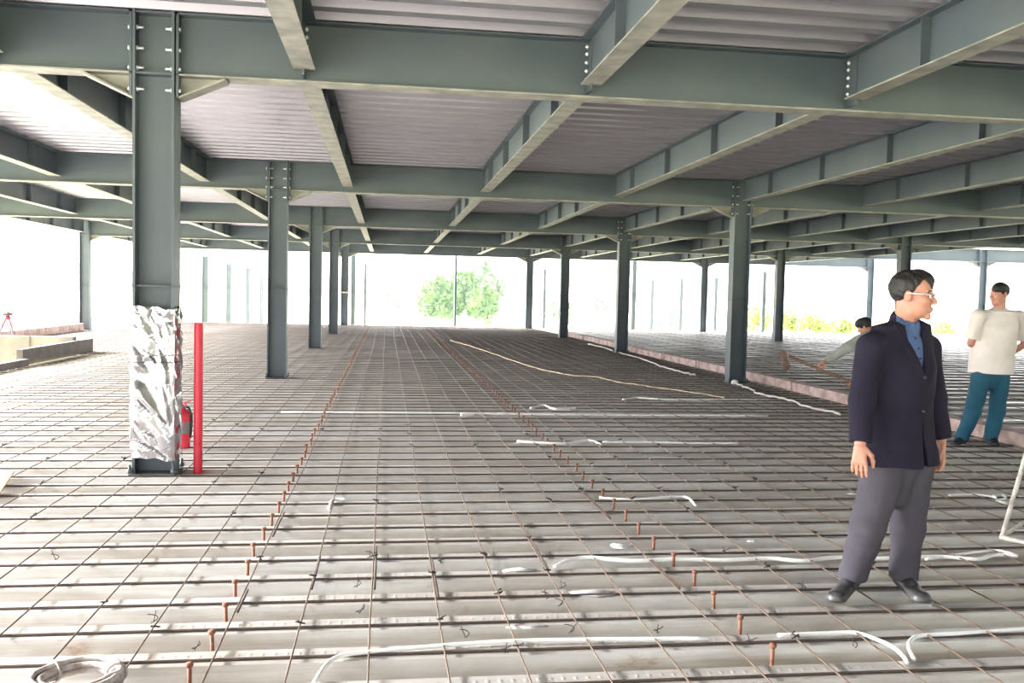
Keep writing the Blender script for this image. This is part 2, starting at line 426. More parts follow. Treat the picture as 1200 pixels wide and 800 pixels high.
# ---------------------------------------------------------------- red pipe, extinguisher
r = empty('red_pipe', (-1.512, 7.606, ZV)); tag(r, 'upright red painted steel pipe standing right of the foil-wrapped column', 'pipe')
b = MB(); b.tube([(0, 0, 0), (0, 0, 1.29)], .036, 20, cap=False); b.tube([(0, 0, 1.29), (0, 0, .4)], .030, 20, cap=False)
vs = []; 
for k in range(20):
    a = 2*math.pi*k/20
    vs.append((.036*math.cos(a), .036*math.sin(a), 1.29))
for k in range(20):
    a = 2*math.pi*k/20
    vs.append((.030*math.cos(a), .030*math.sin(a), 1.29))
b.add(vs, [(k, (k+1) % 20, 20+(k+1) % 20, 20+k) for k in range(20)])
b.build('pipe_body', m_red, r)
b = MB(); b.tube([(0, 0, 0), (0, 0, .05)], .045, 20); b.build('socket', m_red, r)
b = MB(); b.tube([(0, 0, .30), (0, 0, .312)], .0375, 20); b.build('weld_ring', m_red, r)

m_lab = mat('grey_label', srgb(120, 110, 115), .5)
ep = onz(213.5, 525, -.01); r = empty('fire_extinguisher', (ep.x, ep.y, ZC)); tag(r, 'red fire extinguisher half hidden behind the foil-wrapped column', 'fire extinguisher')
pts = [(0,0,0),(0,0,.02),(0,0,.31),(0,0,.345),(0,0,.365),(0,0,.378)]
b = MB(); b.tube(pts, [.066,.074,.074,.064,.036,.022], 20); b.build('cylinder', m_red, r)
b = MB(); b.tube([(0,0,.37),(0,0,.40)], .016, 12); b.box(-.05,.045,-.012,.012,.40,.41); b.hexa([(-.02,-.012,.415),(.08,-.012,.44),(.08,.012,.44),(-.02,.012,.415),(-.02,-.012,.425),(.08,-.012,.45),(.08,.012,.45),(-.02,.012,.425)])
b.build('valve_handle', m_red, r)
b = MB(); b.tube([(.015,-.01,.39),(.06,-.01,.38),(.085,-.01,.32),(.085,-.01,.2),(.075,-.01,.1)], .011, 8); b.build('hose', m_wire, r)
b = MB(); b.tube([(0,0,.14),(0,0,.25)], .0748, 20, cap=False); b.build('label_band', m_lab, r)

# ---------------------------------------------------------------- reinforcing mesh
def bar_mesh(L_, axis, r, seed, step=1.2, amp=.006):
    rg = random.Random(seed); n = int(L_/step); pts = []
    for i in range(n+1):
        t = L_*i/n; j = rg.uniform(-amp, amp); z = rg.uniform(-.001, .001)
        pts.append((t, j, z) if axis == 0 else (j, t, z))
    b = MB(); b.tube(pts, r, 6); me = b.mesh('bar'); me.materials.append(m_rust if axis == 0 else m_rust2); return me
XL, XK, XR = -10.0, 6.68, 25.0
cross = [bar_mesh(XK-XL, 0, .0064, s) for s in range(6)]
cross_gap = [bar_mesh(XK+6.45, 0, .0064, s+40) for s in range(3)]
cross_r = [bar_mesh(XR-7.1, 0, .0064, s+20) for s in range(4)]
k = 0; y = PH-6*PITCH_RIB+.205
bars = 0
while y < YF-.1:
    gap = 14.0 < y < 20.6
    if abs(y-row(0)) > -1:
        o = meshobj('rebar', random.choice(cross_gap if gap else cross), None, None, (-6.45 if gap else XL, y, 0))
        o.rotation_euler.z = random.uniform(-.0006, .0006)
        tag(o, 'thin dark rusty bar lying across the ribbed deck, left of the pink kerb', 'rebar', 'cross bars of the reinforcing mesh'); bars += 1
    if k % 2 == 0 and y > 8.5:
        o = meshobj('rebar', random.choice(cross_r), None, None, (7.1, y, 0)); o.rotation_euler.z = random.uniform(-.001, .001)
        tag(o, 'thin dark rusty bar lying across the deck beyond the pink kerb', 'rebar', 'cross bars beyond the kerb'); bars += 1
    y += PITCH_RIB; k += 1
long_ = [bar_mesh(YF-1.6, 1, .0041, s+60, amp=.009) for s in range(5)]
long_a = [bar_mesh(12.4, 1, .0041, s+70, amp=.009) for s in range(2)]; long_b = [bar_mesh(YF-20.8, 1, .0041, s+80, amp=.009) for s in range(2)]
x = -.671-29*.3105
while x < 6.6:
    if x < -6.5:
        lst = [(long_a, 1.5), (long_b, 20.7)]
    else: lst = [(long_, 1.5)]
    for ms, yy in lst:
        o = meshobj('rebar', random.choice(ms), None, None, (x, yy, .0125)); o.rotation_euler.z = random.uniform(-.0004, .0004)
        tag(o, 'long thin rusty bar running away over the cross bars, left of the kerb', 'rebar', 'lengthwise bars of the reinforcing mesh'); bars += 1
    x += .3105
x = 7.4
while x < 24.5:
    o = meshobj('rebar', random.choice(long_b), None, None, (x, 20.7, .0125)) if x > 14 else meshobj('rebar', bar_mesh(YF-9.2, 1, .0048, int(x*10), amp=.012), None, None, (x, 9, .0125))
    tag(o, 'long thin rusty bar running away on the deck beyond the kerb', 'rebar', 'lengthwise bars beyond the kerb'); bars += 1
    x += .9
# lapped bar ends near the viewer
laps = [((250, 692), (232, 718)), ((362, 652), (350, 690)), ((603, 600), (633, 668)), ((505, 655), (512, 700)), ((700, 573), (725, 607)), ((745, 655), (770, 690)), ((330, 600), (318, 628)), ((428, 640), (426, 690)), ((822, 598), (836, 618))]
for a, c in laps:
    A = onz(*a, .013); C_ = onz(*c, .013); A.x = -.671+.3105*round((A.x+.671)/.3105)+.011; C_.x = A.x
    b = MB(); b.tube([A, (A+C_)/2, C_], .0065, 6)
    tag(b.build('bar_lap', m_rust), 'short rusty bar length lapped on a lengthwise bar', 'rebar', 'lapped bar ends on the mesh')

# ---------------------------------------------------------------- shear studs
sb = MB(); sb.tube([(0,0,0),(0,0,.112)], .0085, 10); sh = sb.mesh('shank'); sh.materials.append(m_stud)
hb = MB(); hb.tube([(0,0,.11),(0,0,.114),(0,0,.124),(0,0,.127)], [.0125,.0155,.0155,.0135], 12); hd = hb.mesh('head'); hd.materials.append(m_stud)
fb = MB(); fb.tube([(0,0,0),(0,0,.004)], .014, 10); fl = fb.mesh('weld_collar'); fl.materials.append(m_stud)
fa = MB(); fa.tube([(0,0,0),(0,0,.11)], .0085, 6); fa.tube([(0,0,.11),(0,0,.127)], .0155, 6); far = fa.mesh('stud'); far.materials.append(m_stud)
for xr, rown in ((-.722, 'left'), (1.64, 'right')):
    k = 0; y = PH+.045-0*PITCH_RIB
    while y < 38:
        x = xr+random.uniform(-.012, .012)
        lab = f'short rusty headed stud standing in a deck trough, {rown} stud line'
        if y < 9:
            r = empty('shear_stud', (x, y+.01, ZV)); meshobj('shank', sh, None, r); meshobj('head', hd, None, r); meshobj('weld_collar', fl, None, r)
            r.rotation_euler = (random.uniform(-.04, .04), random.uniform(-.04, .04), 0)
        else:
            r = meshobj('shear_stud', far, None, None, (x, y, ZV))
        tag(r, lab, 'stud', f'rusty studs of the {rown} line'); y += PITCH_RIB; k += 1

# ---------------------------------------------------------------- tie wires
for (px, py) in [(433,653),(418,688),(421,719),(517,660),(658,690),(640,700),(880,755),(770,742),(65,655),(228,762),(180,728),(655,710),(668,740),(592,765),(545,745),(1000,757),(850,648),(940,690)]:
    p = onz(px, py, .015); b = MB(); a0 = random.uniform(0, 6.28)
    pts = [p+Vector((.022*math.cos(a0+t)*(.6+.1*t), .018*math.sin(a0+t), .006*t)) for t in [0, .9, 1.8, 2.7, 3.6, 4.6, 5.6]]
    b.tube(pts, .0022, 5); b.tube([p, p+Vector((random.uniform(-.03,.03), random.uniform(-.02,.02), .045))], .002, 5)
    tag(b.build('tie_wire', m_wire), 'small twist of black tie wire on a bar crossing', 'wire', 'tie wires on the near mesh')

# knots of tie wire on crossings of the mesh
kb = MB(); kb.tube([(-.012,-.012,0),(.010,.012,.009),(.014,-.006,.006),(-.012,.010,.009),(-.004,.02,.016)], .0030, 5); km = kb.mesh('tie_wire'); km.materials.append(m_wire)
tk = random.Random(3); cnt_k = 0; ybar0 = PH-6*PITCH_RIB+.205
while cnt_k < 90:
    ix = tk.randint(-26, 14); iy = tk.randint(6, 26); X_ = -.671+ix*.3105; Y_ = ybar0+iy*PITCH_RIB
    if (ix+iy) % 2 or X_ < -.55*Y_ or X_ > .62*Y_+.2: continue
    if abs(X_-CI[0]) < .3 and abs(Y_-row(0)) < .3: continue
    o = meshobj('tie_wire', km, None, None, (X_, Y_, .014)); o.rotation_euler.z = tk.uniform(0, 6.28); o.scale = (1.3,)*3; cnt_k += 1
    tag(o, 'small twist of black tie wire on a bar crossing', 'wire', 'tie wires on the near mesh')

# ---------------------------------------------------------------- conduits and cords
def smooth(pts, n=6):
    P = [pts[0]]+list(pts)+[pts[-1]]; out = []
    for i in range(1, len(P)-2):
        for k in range(n):
            t = k/n; a, b_, c, d = P[i-1], P[i], P[i+1], P[i+2]
            out.append(.5*((2*b_)+(c-a)*t+(2*a-5*b_+4*c-d)*t*t+(3*b_-a-3*c+d)*t**3))
    out.append(P[-2]); return out
def cord(name, px, r, m, label, cat, z=.01, group=None, zs=None, n=6, wob=0):
    pts = [onz(x, y, z) for x, y in px]
    if zs:
        for p, zz in zip(pts, zs): p.z += zz
    pts = smooth(pts, n)
    if wob:
        for p in pts: p.x += random.uniform(-wob, wob); p.y += random.uniform(-wob, wob); p.z += random.uniform(0, wob*.5)
    b = MB(); b.tube(pts, r, 8); return tag(b.build(name, m), label, cat, group)
cord('conduit', [(368,800),(385,776),(405,767),(440,763),(520,756),(600,751),(700,749),(830,748)], .0095, m_white, 'long white plastic conduit along the bottom edge, left piece curving to the frame', 'conduit')
cord('conduit', [(912,744),(960,742),(1000,741),(1022,747),(1045,757),(1058,768),(1063,776)], .0095, m_white, 'white plastic conduit below the suited man, its right end drooping', 'conduit')
cord('conduit', [(1071,772),(1066,761),(1066,752),(1078,745),(1120,742),(1200,737),(1230,735)], .0095, m_white, 'white plastic conduit in the lower right, its left end hooked downward', 'conduit')
cord('conduit', [(650,664),(668,656),(690,653),(740,657),(790,655),(850,656),(900,654),(940,657),(980,653),(1040,654),(1100,652),(1145,655),(1165,650),(1192,651)], .012, m_white, 'wavy white conduit passing behind the suited man\'s shoes', 'conduit')
cord('conduit', [(1085,655),(1120,650),(1150,646),(1170,645),(1192,651)], .009, m_white, 'short white conduit loop right of the suited man\'s shoes', 'conduit')
cord('conduit', [(702,583),(740,585),(790,582),(806,583),(815,592)], .010, m_white, 'short white conduit mid floor with a hooked right end', 'conduit')
cord('conduit', [(606,517),(640,519),(665,519),(690,516),(704,521)], .014, m_white, 'white conduit farther back, left piece with a humped end', 'conduit')
cord('conduit', [(706,518),(760,518),(810,519),(865,519)], .011, m_white, 'straight white conduit farther back, right piece', 'conduit')
cord('conduit', [(330,483),(500,484),(700,486),(900,487)], .014, m_white, 'long straight white conduit line across the middle of the deck', 'conduit')
cord('conduit', [(386,597),(388,588),(393,585),(404,585)], .010, m_white, 'tiny white bent conduit offcut left of centre', 'conduit')
cord('conduit', [(1112,580),(1140,579),(1158,581),(1168,583)], .008, m_white, 'thin white conduit right of the suited man\'s knees', 'conduit')
cord('conduit', [(1164,581),(1175,580),(1178,584),(1168,586),(1180,590)], .010, m_white, 'knotted white conduit end beside the white frame', 'conduit')
cord('conduit', [(622,478),(637,475),(650,479),(674,478)], .016, m_white, 'short bent white conduit far back in the middle', 'conduit')
cord('conduit', [(730,468),(745,466),(765,467),(790,468),(900,468)], .014, m_white, 'white conduit far back, left of the large kerb-side column', 'conduit')
cord('conduit', [(555,485),(540,486)], .02, m_white, 'tiny white conduit stub far back near the right stud line', 'conduit')
cord('power_cord', [(528,399),(553,406),(580,415),(620,429),(665,439),(700,442),(725,448),(742,450),(762,453),(812,460),(850,466)], .008, m_yel, 'pale yellow cord snaking across the deck towards the large right column', 'cord', wob=.02)
cord('frayed_rope', [(862,449),(878,456),(893,463),(905,465),(925,469),(948,478),(965,481),(985,486)], .015, m_rope, 'frayed white rope trailing right from the foot of the large right column', 'rope', wob=.035)
cord('frayed_rope', [(690,403),(722,412),(750,420),(775,429),(795,435),(815,440)], .016, m_rope, 'frayed white rope lying along the pink kerb, farther back', 'rope', wob=.035)
b = MB(); p = onz(861, 448, .03); b.sphere(p, (.07, .05, .05)); tag(b.build('cloth_scrap', m_white), 'small white scrap at the foot of the large right column', 'scrap')
# pale film scraps on the deck
for n_, (px, py, sx, sy, lab) in enumerate([(728,640,.10,.07,'pale plastic film scrap beside the right stud line'), (690,695,.16,.06,'pale plastic film scrap on the deck, centre right'), (608,668,.1,.04,'pale film scrap left of the right stud line'), (618,735,.12,.03,'narrow pale film scrap near the bottom middle of the deck'), (883,634,.05,.03,'tiny pale scrap left of the suited man\'s legs'), (1000,579,.06,.035,'pale scrap just left of the suited man\'s trousers'), (877,552,.05,.03,'tiny white scrap on the middle deck')]):
    p = onz(px, py, ZC+.004); b = MB(); N_ = 9; vs = [(0, 0, .004)]+[(sx*math.cos(2*math.pi*k/N_)*random.uniform(.6, 1.1), sy*math.sin(2*math.pi*k/N_)*random.uniform(.6, 1.1), random.uniform(0, .006)) for k in range(N_)]
    b.add(vs, [(0, 1+k, 1+(k+1) % N_) for k in range(N_)], True)
    o = b.build('film_scrap', m_film, None, p); o.modifiers.new('s', 'SOLIDIFY').thickness = .002; tag(o, lab, 'scrap')

# ---------------------------------------------------------------- kerbs, opening
y = 5.0; k = 0
while y < 33:
    L_ = 2.35; b = MB(); h = .15; b.box(-.11, .11, 0, L_-.03, 0, h); xx = 6.87 + .05*math.sin(y*.5)
    r = empty('kerb_board', (xx, y, ZC)); b.build('board', m_kerb, r, bevel=.008)
    b = MB(); b.box(-.125, -.11, L_-.12, L_+.02, 0, h+.012); b.box(-.125, .12, L_-.12, L_+.02, h, h+.012); b.build('joint_cover', m_kerb, r)
    if y > 5.5 or True: tag(r, 'pinkish kerb board laid end to end along the pour line right of centre', 'kerb', 'pink kerb boards')
    y += L_; k += 1
b = MB(); b.box(-6.62, -6.5, 11.0, 17.6, ZC, .13); tag(b.build('edge_board', m_board, bevel=.005), 'low dark board edging the opening at far left', 'board')
b = MB(); b.box(-6.72, -6.6, 17.6, 21.6, ZC, .30); tag(b.build('edge_board', m_board, bevel=.005), 'taller dark board end beyond the low one, left of the foil column', 'board')
r = empty('opening_upstand', (-10, 20.6, -.3)); tag(r, 'pale concrete upstand along the far side of the floor opening, at left', 'upstand')
b = MB(); b.box(0, 3.3, 0, .18, 0, .68); b.build('concrete_wall', m_conc, r, bevel=.01)
for x in (1.2, 2.4):
    b = MB(); b.box(x, x+.03, -.012, .0, .1, .69); b.build('panel_joint', m_board, r)
b = MB(); b.box(-10.3, -9.95, 21.5, 31.6, -.02, .24); tag(b.build('edge_kerb', m_kerb, bevel=.01), 'brownish kerb along the open left edge of the deck', 'kerb')
# tripod stand at left edge
tp = onz(9, 402); r = empty('survey_tripod', (tp.x, tp.y, 0)); tag(r, 'red and white survey tripod at the far left edge of the deck', 'tripod')
for a in (90, 210, 330):
    ca, sa = math.cos(R(a)), math.sin(R(a)); b = MB(); b.tube([(.3*ca, .3*sa, 0), (.04*ca, .04*sa, .62)], .026, 8); lg = b.build('leg', m_lab, r)
    b = MB(); b.tube([(.13*ca, .13*sa, .42), (.06*ca, .06*sa, .57)], .025, 8); b.build('red_band', m_red, lg)
b = MB(); b.tube([(0,0,.6),(0,0,.66)], .07, 12); b.build('head_plate', m_red, r)
b = MB(); b.tube([(0,0,.66),(0,0,.78)], .05, 12); b.tube([(-.08,-.08,.73),(.08,.08,.73)], .03, 10); b.build('level_instrument', m_board, r)
# soil mound with sheet beyond the left edge
b = MB(); vs = []; fs = []; nx, ny = 24, 12
for i in range(nx+1):
    for j in range(ny+1):
        u, v = i/nx, j/ny; h = math.sin(math.pi*min(1, u*1.2))**.8*math.sin(math.pi*v) if u*1.2 < 1 else 0
        vs.append((-9.5+12*u, 7*v, h*2.0*(1-.25*u)+.06*random.random()))
for i in range(nx):
    for j in range(ny): a = i*(ny+1)+j; fs.append((a, a+ny+1, a+ny+2, a+1))
b.add(vs, fs, True); p = ony(120, 380, 52)
tag(b.build('soil_mound', mat('pink_soil', srgb(150, 98, 84), .95, 0, scale=1.5, col2=srgb(130, 85, 72), bump=.4), None, (p.x, 52, -1.5)), 'pinkish soil mound beyond the deck just right of the pale left column', 'mound')

# ---------------------------------------------------------------- coil, cardboard, white frame
cp = onz(90, 813, 0); r = empty('hose_coil', (cp.x, cp.y, .018)); tag(r, 'grimy white hose coil lying in the bottom left corner', 'hose coil')
b = MB(); pts = []
for k in range(7*28):
    a = 2*math.pi*k/28; t = k/28; rad = .150-.013*(int(t) % 3)-.002*math.sin(3*a+t); z = .018+.02*(int(t)//3)+.022*(t % 1 if int(t) % 3 == 2 else 0)+.004*math.sin(2*a)
    pts.append((rad*math.cos(a), rad*math.sin(a)*.95, z))
b.tube(pts, .0125, 8); b.build('hose', m_coil, r)
for a in (20, 140, 250):
    ca, sa = math.cos(R(a)), math.sin(R(a)); b = MB()
    ring = [((.135+.035*math.cos(t))*ca, (.135+.035*math.cos(t))*sa*.95, .038+.036*math.sin(t)) for t in [2*math.pi*k/14 for k in range(14)]]
    b.tube(ring, .006, 6, closed=True); b.build('binding', m_coil, r)
cpp = [onz(-30, 590, .02), onz(-2, 582, .02), onz(17, 553, .05), onz(-25, 551, .05)]
b = MB(); b.hexa([p for p in cpp]+[p+Vector((0, 0, .012)) for p in cpp]); tag(b.build('cardboard_sheet', m_card), 'brown cardboard sheet corner at the left edge of the photo', 'cardboard')
q0 = onz(1174, 629, .03); r = empty('tube_frame', q0); tag(r, 'dirty white welded tube frame cut off by the right edge', 'frame')
t1 = ony(1206, 520, q0.y-.02)-q0; q1 = onz(1222, 640, .03)-q0
b = MB(); b.tube([(0,0,0), t1, t1*1.6], .0145, 10); b.build('upright', m_frame, r)
b = MB(); b.tube([(-.012,.0,0), q1], .0145, 10); b.build('foot_rail', m_frame, r)
b = MB(); e = Vector((.75, .62, 0)); b.tube([e, e+t1*1.6], .0145, 10); b.build('upright', m_frame, r)
b = MB(); b.tube([(0,0,0), e*.5, e], .012, 8); b.build('side_rail', m_frame, r)
b = MB(); b.tube([t1*1.6, t1*1.6+e], .012, 8); b.build('top_rail', m_frame, r)

# ---------------------------------------------------------------- background
GZ = -1.35
m_leaf = mat('bush_leaf', srgb(70, 110, 50), .7, 0, scale=.8, col2=srgb(105, 145, 70))
m_leaf2 = mat('pale_tree_leaf', srgb(110, 135, 105), .7, 0, scale=.8, col2=srgb(140, 160, 125))
m_leaf3 = mat('yellow_green_leaf', srgb(120, 145, 45), .7, 0, scale=.8, col2=srgb(170, 185, 80))
m_bark = mat('bark', srgb(120, 105, 90), .9)
def tree(px, base_y, top_y, wpx, Y, m, lab, name='tree', n=1400, leaf=.22, cat='tree', trunk=.25):
    top = ony(px, top_y, Y); bot = ony(px, base_y, Y); w = wpx*Y/1057/2; r = empty(name, (bot.x, Y, GZ)); tag(r, lab, cat)
    H = top.z-GZ; z0 = bot.z-GZ
    lobes = [(rng.uniform(-.6, .6)*w, rng.uniform(-.5, .5)*w, z0+(H-z0)*rng.uniform(.25, .72), rng.uniform(.28, .48)) for _ in range(9)]
    lobes.append((0, 0, z0+(H-z0)*.75, .42)); b = MB()
    for k in range(n):
        lx, ly, lz, lr = lobes[k % len(lobes)]; d = rng.normal(size=3); d /= np.linalg.norm(d); q = rng.uniform(.6, 1.0)
        c = Vector((lx+d[0]*lr*w*q, ly+d[1]*lr*w*q, lz+d[2]*lr*(H-z0)*.75*q))
        if c.z < 0: c.z = -c.z*.3
        u = Vector(rng.normal(size=3)).normalized(); v = u.cross(Vector(rng.normal(size=3))).normalized(); s = leaf*rng.uniform(.5, 1.2)
        b.add([c-u*s, c-v*s*.5, c+u*s, c+v*s*.5], [(0, 1, 2, 3)])
    b.build('foliage', m, r)
    b = MB()
    b.tube([(0,0,0), (.05*w,0,z0+(H-z0)*.3), (0,0,z0+(H-z0)*.6)], [.12*trunk*4*.3, .08*trunk*4*.3, .03], 7)
    for a in range(4): b.tube([(0,0,z0+(H-z0)*.2), (w*.4*math.cos(a*1.6), w*.4*math.sin(a*1.6), z0+(H-z0)*.55)], [.05, .02], 5)
    b.build('trunk', m_bark, r)
tree(515, 378, 325, 56, 72, m_leaf, 'big green bush beyond the deck, left half', n=5000, leaf=.26, name='bush', cat='bush')
tree(565, 378, 308, 62, 76, m_leaf2, 'tall pale tree behind the right side of the big bush', n=5000, leaf=.28)
tree(540, 379, 318, 50, 74, m_leaf, 'middle of the big green bush mass beyond the deck', n=4000, leaf=.28, name='bush', cat='bush')
tree(568, 380, 335, 46, 71, m_leaf, 'big green bush beyond the deck, right half', n=4000, leaf=.26, name='bush', cat='bush')
tree(448, 375, 322, 50, 110, m_leaf2, 'very pale distant tree left of the big bush', n=1200, leaf=.4)
tree(480, 375, 328, 40, 120, m_leaf2, 'smaller very pale distant tree touching the big bush', n=1000, leaf=.4)
tree(700, 378, 338, 44, 95, m_leaf2, 'pale small tree between the second and third right-row columns', n=1100, leaf=.3)
tree(655, 380, 340, 40, 90, m_leaf2, 'pale scrub right of the farthest right-row column', n=900, leaf=.3, name='bush', cat='bush')
for px, t, w, Y, lab in [(890,352,44,58,'yellow-green shrub right of the large kerb-side column'), (925,362,46,60,'yellow-green shrub in the middle of the right-hand clump'), (950,368,50,56,'low yellow-green shrub left of the worker with the rake'), (985,374,44,58,'low yellow-green shrub just behind the worker with the rake'), (1105,378,40,60,'low yellow-green shrub between the two standing men')]:
    tree(px, 392, t, w, Y, m_leaf3, lab, name='bush', cat='bush', n=1000, leaf=.16)
# houses
def house(px0, px1, ybase, ytop, Y, m, lab, gable=True, wins=(), roofm=None, depth=8):
    a = ony(px0, ybase, Y); c = ony(px1, ytop, Y); w = c.x-a.x; h = c.z-GZ
    r = empty('house', (a.x, Y, GZ)); tag(r, lab, 'house')
    b = MB(); b.box(0, w, 0, depth, 0, h); b.build('walls', m, r)
    if gable:
        b = MB(); g = w*.28; b.add([(-.3,-.3,h),(w+.3,-.3,h),(w/2,-.3,h+g),(-.3,depth+.3,h),(w+.3,depth+.3,h),(w/2,depth+.3,h+g)], [(0,1,2),(5,4,3),(0,2,5,3),(1,4,5,2),(0,3,4,1)]); b.build('roof', roofm or m, r)
    else:
        b = MB(); b.box(-.2, w+.2, -.2, depth+.2, h, h+.25); b.build('roof', roofm or m, r)
    for (x0, x1, z0, z1) in wins:
        b = MB(); b.box(x0*w, x1*w, -.06, .02, z0*h, z1*h); b.build('window', m_glass, r)
m_glass = mat('dark_window', (.05, .06, .07, 1), .2)
m_wh = mat('white_render', srgb(150, 150, 158), .8, 0, scale=.6, col2=srgb(140, 140, 150)); m_teal = mat('turquoise_wall', srgb(60, 135, 130), .8, 0, scale=.7, col2=srgb(75, 145, 140)); m_roof = mat('grey_roof', srgb(105, 112, 125), .8); m_redr = mat('faded_red_roof', srgb(165, 85, 75), .8)
house(768, 794, 382, 334, 120, m_wh, 'white gabled house between two bare columns on the right', wins=[(.2,.32,.62,.72),(.62,.74,.62,.72),(.2,.32,.35,.45),(.62,.74,.35,.45)], roofm=m_roof)
house(767, 799, 384, 367, 90, m_teal, 'low turquoise shed with two dark openings in front of the gabled house', gable=False, wins=[(.4,.55,.1,.6),(.68,.82,.1,.6)], roofm=m_teal, depth=4)
house(670, 705, 378, 326, 150, m_wh, 'faint pale house with a reddish roof behind the pale scrub', wins=[(.2,.35,.4,.6),(.6,.75,.4,.6)], roofm=m_redr)
house(715, 740, 378, 335, 160, m_wh, 'faint pale flat-roofed house right of the reddish roof', gable=False, wins=[(.2,.35,.4,.6)], roofm=m_roof)
house(20, 60, 350, 322, 260, m_wh, 'very faint pale building on the left horizon', gable=False, wins=[(.1,.2,.5,.7),(.4,.5,.5,.7),(.7,.8,.5,.7)], roofm=m_roof)
# thin haze over the open ground beyond the building
hm = bpy.data.materials.new('thin_haze'); hm.use_nodes = True; hn = hm.node_tree; hn.nodes.clear()
ho = hn.nodes.new('ShaderNodeOutputMaterial'); hv = hn.nodes.new('ShaderNodeVolumeScatter'); hv.inputs['Density'].default_value = .0014; hv.inputs['Color'].default_value = (.93, .97, 1, 1)
hn.links.new(hv.outputs[0], ho.inputs['Volume'])
b = MB(); b.box(-420, 420, 43, 720, GZ+.02, 70); tag(b.build('haze', hm), 'thin pale haze lying over the open ground beyond the deck', 'haze', kind='stuff')
# hills
def hill(pts, Y, lab, dz):
    b = MB(); P = [ony(x, y, Y) for x, y in pts]; vs = []; n = len(P)
    for p in P: vs += [(p.x, Y-30, GZ-1), (p.x, Y, p.z), (p.x, Y+60, GZ-1)]
    fs = []
    for i in range(n-1):
        for k in range(2): a = i*3+k; fs.append((a, a+3, a+4, a+1))
    b.add(vs, fs, True); tag(b.build('hill', m_hill), lab, 'hill', kind=None)
hill([(-200,318),(-100,305),(-20,312),(40,302),(110,310),(160,318),(240,322),(330,328),(420,325),(500,330)], 500, 'long pale hazy hill on the left horizon', 0)
hill([(640,335),(690,325),(740,312),(800,305),(850,318),(900,330),(980,340)], 520, 'pale hazy hill behind the white gabled house', 0)

